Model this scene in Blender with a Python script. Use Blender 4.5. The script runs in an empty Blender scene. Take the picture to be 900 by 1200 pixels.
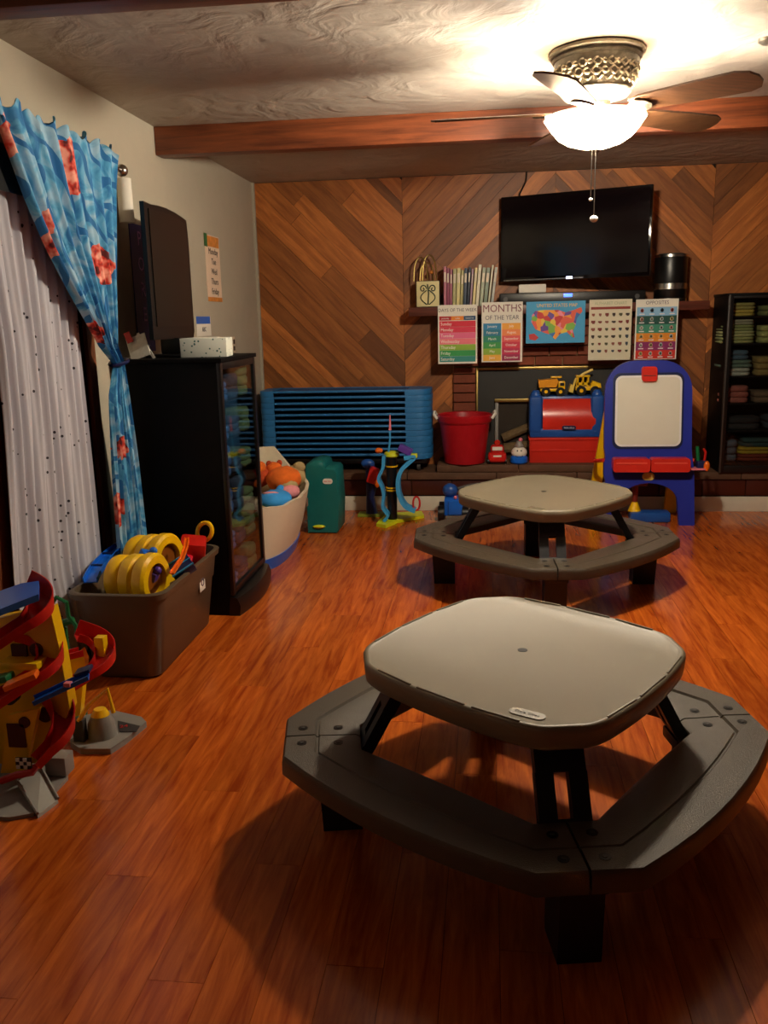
import bpy, bmesh, math, random
from mathutils import Vector, Matrix
random.seed(7)
scene = bpy.context.scene
COL = scene.collection
PI = math.pi

# ------------------------------------------------------------------ camera, world, lights, exposure
F_PX, PITCH, YAW, ROLL, EYE = 1020.0, math.radians(12.4), math.radians(6.9), math.radians(-1.3), 1.40
cf = Vector((-math.sin(YAW)*math.cos(PITCH), math.cos(YAW)*math.cos(PITCH), -math.sin(PITCH)))
r0 = Vector((math.cos(YAW), math.sin(YAW), 0)); u0 = r0.cross(cf)
cr = math.cos(ROLL)*r0 + math.sin(ROLL)*u0
cu = -math.sin(ROLL)*r0 + math.cos(ROLL)*u0
cam_data = bpy.data.cameras.new('camera'); cam = bpy.data.objects.new('camera', cam_data); COL.objects.link(cam)
cam_data.sensor_fit = 'VERTICAL'; cam_data.sensor_height = 36.0; cam_data.lens = F_PX/1200*36
cam.matrix_world = Matrix(((cr.x, cu.x, -cf.x, 0), (cr.y, cu.y, -cf.y, 0), (cr.z, cu.z, -cf.z, EYE), (0, 0, 0, 1)))
cam_data.clip_start = 0.05
scene.camera = cam

def at(px, py, Y):
    """pixel of the photograph -> point on the plane y = Y"""
    d = (px-450)/F_PX*cr - (py-600)/F_PX*cu + cf
    t = Y/d.y
    return Vector((d.x*t, Y, EYE + d.z*t))
def atx(px, py, X):
    d = (px-450)/F_PX*cr - (py-600)/F_PX*cu + cf
    t = X/d.x
    return Vector((X, d.y*t, EYE + d.z*t))
def atz(px, py, Z):
    d = (px-450)/F_PX*cr - (py-600)/F_PX*cu + cf
    t = (Z-EYE)/d.z
    return Vector((d.x*t, d.y*t, Z))

world = bpy.data.worlds.new('night'); scene.world = world; world.use_nodes = True
world.node_tree.nodes['Background'].inputs[0].default_value = (0.02, 0.025, 0.04, 1)
world.node_tree.nodes['Background'].inputs[1].default_value = 0.3
scene.view_settings.view_transform = 'Standard'; scene.view_settings.look = 'None'
scene.view_settings.gamma = 1.0; scene.view_settings.use_curve_mapping = False
scene.view_settings.exposure = 0.85
FAN = Vector((0.43, 3.86, 0.0))
BULB_W, BOWL_EMIT, HALL_W = 42.0, 5.0, 0.8
def lamp(name, loc, power, col, size):
    l = bpy.data.lights.new(name, 'POINT'); l.energy = power; l.color = col; l.shadow_soft_size = size
    o = bpy.data.objects.new(name, l); o.location = loc; COL.objects.link(o); return o
for k in range(3):                                    # the three bulbs inside the glass bowl
    a = k*2*PI/3 + 0.5
    lamp('bulb_light', (FAN.x+0.05*math.cos(a), FAN.y+0.05*math.sin(a), 2.145), BULB_W, (1.0, 0.92, 0.80), 0.035)
lamp('next_room_light', (-0.5, -1.6, 2.15), HALL_W, (0.86, 0.9, 1.0), 0.15)   # lamp of the room behind the camera

# ------------------------------------------------------------------ materials
def lin(h):
    h = h.lstrip('#'); v = [int(h[i:i+2], 16)/255 for i in (0, 2, 4)]
    return tuple((c/12.92 if c <= 0.04045 else ((c+0.055)/1.055)**2.4) for c in v) + (1,)
MATS = {}
def nodes_of(name):
    m = bpy.data.materials.new(name); m.use_nodes = True
    return m, m.node_tree, m.node_tree.nodes['Principled BSDF']
def nd(nt, t, **kw):
    n = nt.nodes.new(t)
    for k, v in kw.items(): setattr(n, k, v)
    return n
def mat(name, hexc, rough=0.5, metal=0.0, var=0.12, scale=9.0, bump=0.0, bscale=120.0, coat=0.0, emit=0, trans=0.0, sheen=0):
    if name in MATS: return MATS[name]
    m, nt, b = nodes_of(name); L = nt.links
    tc = nd(nt, 'ShaderNodeTexCoord'); nz = nd(nt, 'ShaderNodeTexNoise'); nz.inputs['Scale'].default_value = scale
    nz.inputs['Detail'].default_value = 4
    L.new(tc.outputs['Object'], nz.inputs['Vector'])
    mx = nd(nt, 'ShaderNodeMix', data_type='RGBA'); c = lin(hexc)
    mx.inputs['A'].default_value = tuple(x*(1-var) for x in c[:3])+(1,)
    mx.inputs['B'].default_value = tuple(min(1, x*(1+var)) for x in c[:3])+(1,)
    L.new(nz.outputs['Fac'], mx.inputs['Factor']); L.new(mx.outputs['Result'], b.inputs['Base Color'])
    b.inputs['Roughness'].default_value = rough; b.inputs['Metallic'].default_value = metal
    b.inputs['Coat Weight'].default_value = coat
    if sheen: b.inputs['Sheen Weight'].default_value = sheen
    if trans:
        b.inputs['Transmission Weight'].default_value = trans
    if emit:
        L.new(mx.outputs['Result'], b.inputs['Emission Color']); b.inputs['Emission Strength'].default_value = emit
    if bump:
        n2 = nd(nt, 'ShaderNodeTexNoise'); n2.inputs['Scale'].default_value = bscale; n2.inputs['Detail'].default_value = 3
        L.new(tc.outputs['Object'], n2.inputs['Vector'])
        bp = nd(nt, 'ShaderNodeBump'); bp.inputs['Strength'].default_value = bump; bp.inputs['Distance'].default_value = 0.004
        L.new(n2.outputs['Fac'], bp.inputs['Height']); L.new(bp.outputs['Normal'], b.inputs['Normal'])
    MATS[name] = m
    return m
def wood(name, dark, light, axis='x', rot=0.0, rough=0.45, scale=5.0, stretch=14.0, coat=0.0, vary=0.35, relief=0.002):
    """stretched-noise grain; each object gets its own tone and its own patch of grain from Object Info"""
    if name in MATS: return MATS[name]
    m, nt, b = nodes_of(name); L = nt.links
    tc = nd(nt, 'ShaderNodeTexCoord'); oi = nd(nt, 'ShaderNodeObjectInfo')
    sc = nd(nt, 'ShaderNodeVectorMath', operation='SCALE'); sc.inputs['Scale'].default_value = 37.0
    cmb = nd(nt, 'ShaderNodeCombineXYZ')
    for i in range(3): L.new(oi.outputs['Random'], cmb.inputs[i])
    L.new(cmb.outputs[0], sc.inputs[0])
    mp0 = nd(nt, 'ShaderNodeMapping'); mp0.inputs['Rotation'].default_value = (0, rot, 0)
    L.new(tc.outputs['Object'], mp0.inputs['Vector'])
    ad = nd(nt, 'ShaderNodeVectorMath', operation='ADD')
    L.new(mp0.outputs[0], ad.inputs[0]); L.new(sc.outputs[0], ad.inputs[1])
    mp = nd(nt, 'ShaderNodeMapping')
    s = [stretch]*3; s['xyz'.index(axis)] = 1.0
    mp.inputs['Scale'].default_value = s
    L.new(ad.outputs[0], mp.inputs['Vector'])
    nz = nd(nt, 'ShaderNodeTexNoise'); nz.inputs['Scale'].default_value = scale; nz.inputs['Detail'].default_value = 6
    nz.inputs['Roughness'].default_value = 0.6; nz.inputs['Distortion'].default_value = 0.6
    L.new(mp.outputs[0], nz.inputs['Vector'])
    cr_ = nd(nt, 'ShaderNodeValToRGB'); cr_.color_ramp.elements[0].position = 0.32; cr_.color_ramp.elements[1].position = 0.7
    cr_.color_ramp.elements[0].color = lin(dark); cr_.color_ramp.elements[1].color = lin(light)
    L.new(nz.outputs['Fac'], cr_.inputs['Fac'])
    hs = nd(nt, 'ShaderNodeHueSaturation')
    mr = nd(nt, 'ShaderNodeMapRange'); mr.inputs['To Min'].default_value = 1-vary; mr.inputs['To Max'].default_value = 1+vary
    L.new(oi.outputs['Random'], mr.inputs['Value']); L.new(mr.outputs[0], hs.inputs['Value'])
    L.new(cr_.outputs['Color'], hs.inputs['Color']); L.new(hs.outputs['Color'], b.inputs['Base Color'])
    b.inputs['Roughness'].default_value = rough; b.inputs['Coat Weight'].default_value = coat; b.inputs['Coat Roughness'].default_value = 0.12
    bp = nd(nt, 'ShaderNodeBump'); bp.inputs['Strength'].default_value = 0.15; bp.inputs['Distance'].default_value = relief
    L.new(nz.outputs['Fac'], bp.inputs['Height'])
    if relief: L.new(bp.outputs['Normal'], b.inputs['Normal'])
    MATS[name] = m
    return m

M_floor = wood('laminate', '#9a3c0e', '#d87024', axis='y', rough=0.24, scale=3.2, stretch=11, vary=0.13, coat=0.2, relief=0)
M_board = wood('cedar_board', '#854818', '#b26c30', axis='x', rot=-PI/4, rough=0.5, scale=3, stretch=10, vary=0.5, relief=0.0008)
M_board2 = wood('cedar_board_up', '#854818', '#b26c30', axis='x', rot=PI/4, rough=0.5, scale=3, stretch=10, vary=0.5, relief=0.0008)
M_beam = wood('beam_wood', '#54260f', '#864522', axis='x', rough=0.45, scale=3, stretch=14, vary=0.05)
M_mantel = wood('mantel_wood', '#4a2318', '#6b3424', axis='x', rough=0.4, scale=4, stretch=12, vary=0.05)
M_blade = wood('blade_wood', '#3c2512', '#5c3c24', axis='x', rough=0.35, scale=5, stretch=12, vary=0.05)
M_trimwood = wood('trim_wood', '#5a2f18', '#8a4c28', axis='z', rough=0.5, vary=0.1)
M_wall = mat('wall_paint', '#b3ab98', 0.85, var=0.04, bump=0.15, bscale=60)
M_wallback = mat('dark_backing', '#1c0f08', 0.9)
M_panel = wood('low_bounce_wood', '#2c170c', '#4a2a16', axis='z', rough=0.6)  # dark finish made up for the unseen walls, keeps bounced light low
M_white = mat('white_paint', '#d8d2c0', 0.5, var=0.05)
M_paper = mat('white_paper', '#e6e2d6', 0.7, var=0.04)
M_black = mat('black_plastic', '#0a0a0b', 0.35, var=0.2)
M_blackgloss = mat('black_gloss', '#060507', 0.08, var=0.1)
M_blackwood = mat('black_laminate', '#040404', 0.6, var=0.2, bump=0.1)
M_grey = mat('grey_plastic', '#8d8a84', 0.45)
M_dgrey = mat('dark_grey_plastic', '#3a3836', 0.5)
M_blackwood.node_tree.nodes['Principled BSDF'].inputs['Specular IOR Level'].default_value = 0.15
M_red = mat('red_plastic', '#c9201a', 0.3, var=0.08)
M_redlid = mat('red_lid_plastic', '#cf2f22', 0.25, var=0.08)
M_redtub = mat('crimson_plastic', '#a80f1c', 0.35, var=0.12)
M_blue = mat('blue_plastic', '#1b4f9e', 0.35, var=0.1)
M_royal = mat('royal_blue_plastic', '#22309a', 0.35, var=0.08)
M_navy = mat('navy_plastic', '#101c4c', 0.4)
M_brightblue = mat('bright_blue_plastic', '#1566d2', 0.3, var=0.08)
M_skyblue = mat('sky_blue_plastic', '#3da2e0', 0.35, var=0.08)
M_yellow = mat('yellow_plastic', '#f5c20a', 0.32, var=0.08)
M_lime = mat('lime_plastic', '#d7dc1c', 0.4, var=0.08)
M_orange = mat('orange_plastic', '#ef6c10', 0.35, var=0.08)
M_green = mat('green_plastic', '#0c6a3a', 0.35, var=0.1)
M_teal = mat('teal_plastic', '#0b6a68', 0.45, var=0.12, scale=20)
M_purple = mat('purple_plastic', '#5a3a9c', 0.4)
M_pink = mat('pink_plastic', '#e07c8c', 0.45)
M_maroon = mat('maroon_print', '#4a0c0c', 0.5)
M_silver = mat('silver_metal', '#b9b6b0', 0.25, metal=1.0)
M_brass = mat('brass', '#b39a5c', 0.35, metal=1.0, var=0.15)
M_pewter = mat('antique_pewter', '#7a7264', 0.4, metal=0.8, var=0.5, scale=40, bump=0.8, bscale=60)
M_top = mat('tan_plastic', '#8a816c', 0.42, var=0.05, bump=0.12, bscale=400)
M_bench = mat('taupe_plastic', '#50473a', 0.36, var=0.06, bump=0.5, bscale=420)
M_legs = mat('dark_leg_plastic', '#15151c', 0.45)
M_bin = mat('brown_bin_plastic', '#5a4c3a', 0.42, var=0.08)
M_cream = mat('cream_plastic', '#d8ccb4', 0.45, var=0.06)
M_cot = mat('cot_blue', '#2672b0', 0.5, var=0.08)
M_stone = mat('hearth_stone', '#5a3d28', 0.7, var=0.35, scale=14, bump=0.8, bscale=30)
M_tile = mat('brown_tile', '#45190f', 0.4, var=0.25, scale=12)
M_brick = mat('red_brick', '#7c3c24', 0.8, var=0.25, scale=30, bump=0.5, bscale=60)
M_mortar = mat('mortar', '#a0805c', 0.9)
M_iron = mat('cast_iron', '#24231f', 0.55, var=0.2)
M_shadeglass = None

def glassmat(name, hexc, rough=0.03, alpha=0.25):
    m, nt, b = nodes_of(name); L = nt.links
    out = nt.nodes['Material Output']
    tr = nd(nt, 'ShaderNodeBsdfTransparent'); tr.inputs[0].default_value = lin(hexc)
    gl = nd(nt, 'ShaderNodeBsdfGlossy'); gl.inputs['Roughness'].default_value = rough
    fr = nd(nt, 'ShaderNodeFresnel'); ge = nd(nt, 'ShaderNodeNewGeometry'); mr = nd(nt, 'ShaderNodeMapRange')
    mr.inputs['To Min'].default_value = 1.45; mr.inputs['To Max'].default_value = 1/1.45      # no total reflection at the thin pane's rear face
    L.new(ge.outputs['Backfacing'], mr.inputs['Value']); L.new(mr.outputs[0], fr.inputs[0])
    mx = nd(nt, 'ShaderNodeMixShader')
    L.new(fr.outputs[0], mx.inputs[0]); L.new(tr.outputs[0], mx.inputs[1]); L.new(gl.outputs[0], mx.inputs[2])
    L.new(mx.outputs[0], out.inputs[0]); MATS[name] = m
    return m
M_glass = glassmat('cabinet_glass', '#f2f2f0')
M_nightglass = mat('night_window_glass', '#050608', 0.05)

# ceiling plaster: swirled skip-trowel relief
def ceiling_mat():
    m, nt, b = nodes_of('ceiling_plaster'); L = nt.links
    tc = nd(nt, 'ShaderNodeTexCoord')
    mp = nd(nt, 'ShaderNodeMapping'); mp.inputs['Scale'].default_value = (1.0, 1.0, 1.0); L.new(tc.outputs['Object'], mp.inputs['Vector'])
    nz = nd(nt, 'ShaderNodeTexNoise'); nz.inputs['Scale'].default_value = 4.5; nz.inputs['Detail'].default_value = 4; nz.inputs['Distortion'].default_value = 1.2
    L.new(mp.outputs[0], nz.inputs['Vector'])
    n2 = nd(nt, 'ShaderNodeTexNoise'); n2.inputs['Scale'].default_value = 2.0; L.new(mp.outputs[0], n2.inputs['Vector'])
    mx = nd(nt, 'ShaderNodeMix', data_type='RGBA'); mx.inputs['A'].default_value = lin('#968a7c'); mx.inputs['B'].default_value = lin('#b0a594')
    L.new(n2.outputs['Fac'], mx.inputs['Factor']); L.new(mx.outputs['Result'], b.inputs['Base Color'])
    bp = nd(nt, 'ShaderNodeBump'); bp.inputs['Strength'].default_value = 0.75; bp.inputs['Distance'].default_value = 0.022
    L.new(nz.outputs['Fac'], bp.inputs['Height']); L.new(bp.outputs['Normal'], b.inputs['Normal'])
    b.inputs['Roughness'].default_value = 0.6
    return m
M_ceil = ceiling_mat()

def dotted_mat(name, base, dots, scale, size, rough=0.8, density=0.5, translucent=False):
    m, nt, b = nodes_of(name); L = nt.links
    tc = nd(nt, 'ShaderNodeTexCoord'); vo = nd(nt, 'ShaderNodeTexVoronoi'); vo.inputs['Scale'].default_value = scale
    L.new(tc.outputs['Object'], vo.inputs['Vector'])
    lt = nd(nt, 'ShaderNodeMath', operation='LESS_THAN'); lt.inputs[1].default_value = size
    L.new(vo.outputs['Distance'], lt.inputs[0])
    sp = nd(nt, 'ShaderNodeSeparateColor'); L.new(vo.outputs['Color'], sp.inputs[0])
    l2 = nd(nt, 'ShaderNodeMath', operation='LESS_THAN'); l2.inputs[1].default_value = density; L.new(sp.outputs[0], l2.inputs[0])
    mu = nd(nt, 'ShaderNodeMath', operation='MULTIPLY'); L.new(lt.outputs[0], mu.inputs[0]); L.new(l2.outputs[0], mu.inputs[1])
    mx = nd(nt, 'ShaderNodeMix', data_type='RGBA'); mx.inputs['A'].default_value = lin(base); mx.inputs['B'].default_value = lin(dots)
    L.new(mu.outputs[0], mx.inputs['Factor']); L.new(mx.outputs['Result'], b.inputs['Base Color'])
    b.inputs['Roughness'].default_value = rough
    return m
M_sheer = dotted_mat('sheer_curtain', '#c6c6d0', '#26222c', 30, 0.17, density=0.6)
M_tissue = dotted_mat('tissue_print', '#dfe3d6', '#3c6a62', 60, 0.28, density=0.4)

def print_mat():
    """blue printed cotton: pale blue cloth with mid-blue swirls and red-orange motifs"""
    m, nt, b = nodes_of('blue_print_cotton'); L = nt.links
    tc = nd(nt, 'ShaderNodeTexCoord')
    nz = nd(nt, 'ShaderNodeTexNoise'); nz.inputs['Scale'].default_value = 7; nz.inputs['Detail'].default_value = 3; nz.inputs['Distortion'].default_value = 1.5
    L.new(tc.outputs['Object'], nz.inputs['Vector'])
    r = nd(nt, 'ShaderNodeValToRGB'); e = r.color_ramp.elements
    e[0].position = 0.36; e[0].color = lin('#1f78b4'); e[1].position = 0.62; e[1].color = lin('#9cc4dc')
    e2 = e.new(0.47); e2.color = lin('#4fa3cf')
    L.new(nz.outputs['Fac'], r.inputs['Fac'])
    wv = nd(nt, 'ShaderNodeTexWave'); wv.wave_type = 'RINGS'; wv.inputs['Scale'].default_value = 4.5; wv.inputs['Distortion'].default_value = 9; wv.inputs['Detail'].default_value = 1
    L.new(tc.outputs['Object'], wv.inputs['Vector'])
    gt = nd(nt, 'ShaderNodeMath', operation='GREATER_THAN'); gt.inputs[1].default_value = 0.86; L.new(wv.outputs['Fac'], gt.inputs[0])
    m1 = nd(nt, 'ShaderNodeMix', data_type='RGBA'); m1.inputs['B'].default_value = lin('#1b6fae')
    L.new(gt.outputs[0], m1.inputs['Factor']); L.new(r.outputs[0], m1.inputs['A'])
    # red motifs: ellipses at given cloth positions (y, z), softened by noise
    nzd = nd(nt, 'ShaderNodeTexNoise'); nzd.inputs['Scale'].default_value = 15; nzd.inputs['Detail'].default_value = 2; L.new(tc.outputs['Object'], nzd.inputs['Vector'])
    prev = m1.outputs['Result']
    sp = nd(nt, 'ShaderNodeSeparateXYZ'); L.new(tc.outputs['Object'], sp.inputs[0])
    for (cy, cz, ay, az, rt) in MOTIFS:
        def math_(op, a, bb):
            n = nd(nt, 'ShaderNodeMath', operation=op)
            for i, v in enumerate((a, bb)):
                if isinstance(v, (int, float)): n.inputs[i].default_value = v
                else: L.new(v, n.inputs[i])
            return n.outputs[0]
        dy = math_('SUBTRACT', sp.outputs['Y'], cy); dz = math_('SUBTRACT', sp.outputs['Z'], cz)
        c, s = math.cos(rt), math.sin(rt)
        u = math_('ADD', math_('MULTIPLY', dy, c), math_('MULTIPLY', dz, s))
        v = math_('SUBTRACT', math_('MULTIPLY', dz, c), math_('MULTIPLY', dy, s))
        d = math_('ADD', math_('POWER', math_('ABSOLUTE', math_('DIVIDE', u, ay), 0), 2.0), math_('POWER', math_('ABSOLUTE', math_('DIVIDE', v, az), 0), 2.0))
        d = math_('ADD', d, math_('MULTIPLY', math_('SUBTRACT', nzd.outputs['Fac'], 0.5), 2.6))
        inside = math_('LESS_THAN', d, 1.0)
        rr = nd(nt, 'ShaderNodeValToRGB'); ee = rr.color_ramp.elements
        ee[0].position = 0.38; ee[0].color = lin('#5a0f12'); ee[1].position = 0.62; ee[1].color = lin('#f6b09a')
        q = ee.new(0.46); q.color = lin('#d2301c')
        n3 = nd(nt, 'ShaderNodeTexNoise'); n3.inputs['Scale'].default_value = 22; L.new(tc.outputs['Object'], n3.inputs['Vector'])
        L.new(n3.outputs['Fac'], rr.inputs['Fac'])
        mm = nd(nt, 'ShaderNodeMix', data_type='RGBA'); L.new(inside, mm.inputs['Factor']); L.new(prev, mm.inputs['A']); L.new(rr.outputs[0], mm.inputs['B'])
        prev = mm.outputs['Result']
    L.new(prev, b.inputs['Base Color']); b.inputs['Roughness'].default_value = 0.75
    return m

# ------------------------------------------------------------------ mesh helper
class B:
    def __init__(s): s.bm = bmesh.new(); s.mi = 0
    def _m(s, fs):
        for f in fs: f.material_index = s.mi
    def box(s, c, d, rot=None, bev=0.0, seg=2):
        r = bmesh.ops.create_cube(s.bm, size=1.0); vs = r['verts']
        for v in vs: v.co = Vector((v.co.x*d[0], v.co.y*d[1], v.co.z*d[2]))
        fs = set(f for v in vs for f in v.link_faces); s._m(fs)
        if bev:
            es = list(set(e for v in vs for e in v.link_edges))
            rr = bmesh.ops.bevel(s.bm, geom=es, offset=bev, segments=seg, affect='EDGES', profile=0.6)
            vs = list(set(vs) & set(s.bm.verts)) + list(rr['verts']); vs = list(set(v for v in vs if v.is_valid))
            for f in rr['faces']: f.material_index = s.mi
            ff = set(f for v in vs for f in v.link_faces); s._m(ff)
        if rot is not None:
            Rm = rot if isinstance(rot, Matrix) else Matrix.Rotation(rot, 3, 'Z')
            for v in vs: v.co = Rm @ v.co
        for v in vs: v.co += Vector(c)
        return vs
    def b2(s, x0, x1, y0, y1, z0, z1, bev=0.0): return s.box(((x0+x1)/2, (y0+y1)/2, (z0+z1)/2), (abs(x1-x0), abs(y1-y0), abs(z1-z0)), bev=bev)
    def rings(s, rs, closed=True, cap=(True, True)):
        V = [[s.bm.verts.new(p) for p in r] for r in rs]; n = len(V[0])
        for a, b_ in zip(V, V[1:]):
            for i in range(n if closed else n-1):
                j = (i+1) % n
                try: s.bm.faces.new((a[i], a[j], b_[j], b_[i])).material_index = s.mi
                except ValueError: pass
        if cap[0]: s.bm.faces.new(list(reversed(V[0]))).material_index = s.mi
        if cap[1]: s.bm.faces.new(V[-1]).material_index = s.mi
        return V
    def cyl(s, p0, p1, r0, r1=None, n=16):
        p0, p1 = Vector(p0), Vector(p1); r1 = r0 if r1 is None else r1
        d = (p1-p0).normalized(); u = d.orthogonal().normalized(); w = d.cross(u)
        s.rings([[p+ (u*math.cos(2*PI*i/n)+w*math.sin(2*PI*i/n))*r for i in range(n)] for p, r in ((p0, r0), (p1, r1))])
    def lathe(s, prof, c=(0, 0, 0), n=28, sx=1, sy=1, cap=(True, True)):
        s.rings([[Vector(c)+Vector((r*sx*math.cos(2*PI*i/n), r*sy*math.sin(2*PI*i/n), z)) for i in range(n)] for r, z in prof], cap=cap)
    def tube(s, pts, r, n=8, closed=False):
        pts = [Vector(p) for p in pts]; rs = []; u = None
        for i, p in enumerate(pts):
            a = pts[i-1] if (i or closed) else p; b_ = pts[(i+1) % len(pts)] if (i < len(pts)-1 or closed) else p
            d = (b_-a).normalized()
            if u is None: u = d.orthogonal().normalized()
            u = (u-d*u.dot(d)).normalized(); w = d.cross(u)
            rr = r[i] if isinstance(r, (list, tuple)) else r
            rs.append([p+(u*math.cos(2*PI*k/n)+w*math.sin(2*PI*k/n))*rr for k in range(n)])
        if closed: s.rings(rs+[rs[0]], cap=(False, False)); bmesh.ops.remove_doubles(s.bm, verts=s.bm.verts, dist=1e-6)
        else: s.rings(rs)
    def ball(s, c, r, n=14, m=9, squ=None):
        r = r if isinstance(r, (tuple, list)) else (r, r, r)
        rs = []
        for j in range(1, m):
            t = PI*j/m
            rs.append([Vector(c)+Vector((r[0]*math.sin(t)*math.cos(2*PI*i/n), r[1]*math.sin(t)*math.sin(2*PI*i/n), -r[2]*math.cos(t))) for i in range(n)])
        V = s.rings(rs, cap=(False, False))
        bt = s.bm.verts.new(Vector(c)-Vector((0, 0, r[2]))); tp = s.bm.verts.new(Vector(c)+Vector((0, 0, r[2])))
        for i in range(n):
            j = (i+1) % n
            s.bm.faces.new((V[0][j], V[0][i], bt)).material_index = s.mi; s.bm.faces.new((V[-1][i], V[-1][j], tp)).material_index = s.mi
    def prism(s, poly, axis, a, b_):
        """poly: 2-D points in the other two axes (x,y,z order), extruded along axis from a to b_"""
        def P(p, t):
            return {'x': (t, p[0], p[1]), 'y': (p[0], t, p[1]), 'z': (p[0], p[1], t)}[axis]
        s.rings([[Vector(P(p, a)) for p in poly], [Vector(P(p, b_)) for p in poly]])
    def xf(s, M):
        for v in s.bm.verts: v.co = M @ v.co
        return s
    def build(s, name, m, parent=None, w=False, smooth=35, off=None):
        bm = s.bm
        if w and parent is not None:
            o = Vector((0, 0, 0)); p = parent
            while p is not None: o += p.location; p = p.parent
            for v in bm.verts: v.co -= o
        bmesh.ops.recalc_face_normals(bm, faces=bm.faces)
        me = bpy.data.meshes.new(name); bm.to_mesh(me); bm.free()
        for mm in (m if isinstance(m, (list, tuple)) else [m]): me.materials.append(mm)
        if smooth:
            me.shade_smooth(); me.set_sharp_from_angle(angle=math.radians(smooth))
        ob = bpy.data.objects.new(name, me); COL.objects.link(ob)
        if parent is not None: ob.parent = parent
        return ob
def thing(name, label, cat, loc=(0, 0, 0), rz=0.0, group=None):
    o = bpy.data.objects.new(name, None); COL.objects.link(o); o.location = loc; o.rotation_euler = (0, 0, rz)
    o.empty_display_size = 0.05
    o['label'] = label; o['category'] = cat
    if group: o['group'] = group
    return o
def tag(o, label, cat, group=None):
    o['label'] = label; o['category'] = cat
    if group: o['group'] = group
    return o
def single(b, name, m, label, cat, org, group=None, smooth=35):
    """one-mesh thing built in world coordinates with its origin moved to org"""
    for v in b.bm.verts: v.co -= Vector(org)
    o = b.build(name, m, smooth=smooth); o.location = org
    return tag(o, label, cat, group)
def struct(o): o['kind'] = 'structure'; return o
def copy_tree(o, parent=None):
    c = o.copy(); COL.objects.link(c)
    if parent is not None: c.parent = parent
    for ch in [x for x in o.children]: copy_tree(ch, c)
    return c
def text(name, s, size, loc, rot, m, parent, w=True, sx=1.0, align='CENTER', ext=0.0004):
    cu_ = bpy.data.curves.new('t', 'FONT'); cu_.body = s; cu_.size = size; cu_.align_x = align; cu_.align_y = 'CENTER'; cu_.extrude = ext
    cu_.resolution_u = 2
    ob = bpy.data.objects.new('t', cu_); me = bpy.data.meshes.new_from_object(ob)
    bpy.data.objects.remove(ob); me.materials.clear(); me.materials.append(m); me.name = name
    R3 = rot.to_4x4() if isinstance(rot, Matrix) else rot.to_matrix().to_4x4()
    o = Vector(loc)
    if w:
        p = parent
        while p is not None: o = o-p.location; p = p.parent
    me.transform(Matrix.Translation(o) @ R3 @ Matrix.Diagonal((sx, 1, 1, 1)))
    t = bpy.data.objects.new(name, me); COL.objects.link(t); t.parent = parent
    return t
from mathutils import Euler
FRONT = Euler((PI/2, 0, 0)).to_matrix()                      # text facing -y
RIGHT = Euler((PI/2, 0, PI/2)).to_matrix()                   # text facing +x
def rrect(x0, x1, y0, y1, r, n=5):
    pts = []
    for cx, cy, a in ((x1-r, y1-r, 0), (x0+r, y1-r, 90), (x0+r, y0+r, 180), (x1-r, y0+r, 270)):
        for k in range(n+1):
            t = math.radians(a+90*k/n); pts.append((cx+r*math.cos(t), cy+r*math.sin(t)))
    return pts
def scl(poly, f, c=None):
    if c is None: c = (sum(p[0] for p in poly)/len(poly), sum(p[1] for p in poly)/len(poly))
    return [(c[0]+(p[0]-c[0])*f, c[1]+(p[1]-c[1])*f) for p in poly]
def inset(poly, d):
    """move every vertex of a convex-ish ccw outline inwards by d"""
    n = len(poly); out = []
    for i in range(n):
        a, b_, c = Vector(poly[i-1]), Vector(poly[i]), Vector(poly[(i+1) % n])
        e1 = (b_-a); e2 = (c-b_)
        if e1.length < 1e-9: e1 = e2
        if e2.length < 1e-9: e2 = e1
        n1 = Vector((-e1.y, e1.x)).normalized(); n2 = Vector((-e2.y, e2.x)).normalized(); nn = (n1+n2)
        nn = nn.normalized() if nn.length > 1e-6 else n1
        k = d/max(0.5, nn.dot(n1)); out.append((b_.x+nn.x*k, b_.y+nn.y*k))
    return out

# ------------------------------------------------------------------ the room shell
XL, XR, YB, YF, ZC = -1.76, 3.0, 6.76, -3.0, 2.43
YH, ZH, ZS = 6.38, 0.29, 0.345            # hearth front, ledge top, raised slab top

fl = struct(B().build('floor', M_wallback)); 
b = B(); b.b2(XL-0.1, XR+0.1, YF-0.1, YB+0.15, -0.06, -0.012); me = b.bm; bmesh.ops.recalc_face_normals(me, faces=me.faces); me.to_mesh(fl.data)
PW, PL = 0.128, 1.21
pb = B(); pb.box((0, 0, -0.006), (PW-0.0012, PL-0.0015, 0.012)); pmesh = None
row = 0; x = XL+PW/2
while x < 2.9:
    y = 0.55 + (row*0.43 % PL) - PL/2
    while y < YH+0.6:
        if y+PL/2 < YH+0.35 or y-PL/2 < YH:
            if pmesh is None:
                o = pb.build('plank', M_floor, fl, smooth=0); pmesh = o.data
            else:
                o = bpy.data.objects.new('plank', pmesh); COL.objects.link(o); o.parent = fl
            o.location = (x, y, 0.0006*math.sin(row*7.3+y*5)*0.2)
        y += PL
    row += 1; x += PW
b = B(); b.b2(XL, XR, YF, -0.06, -0.012, 0.0); b.build('plank', M_floor, fl, smooth=0)['kind'] = 'stuff'

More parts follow.
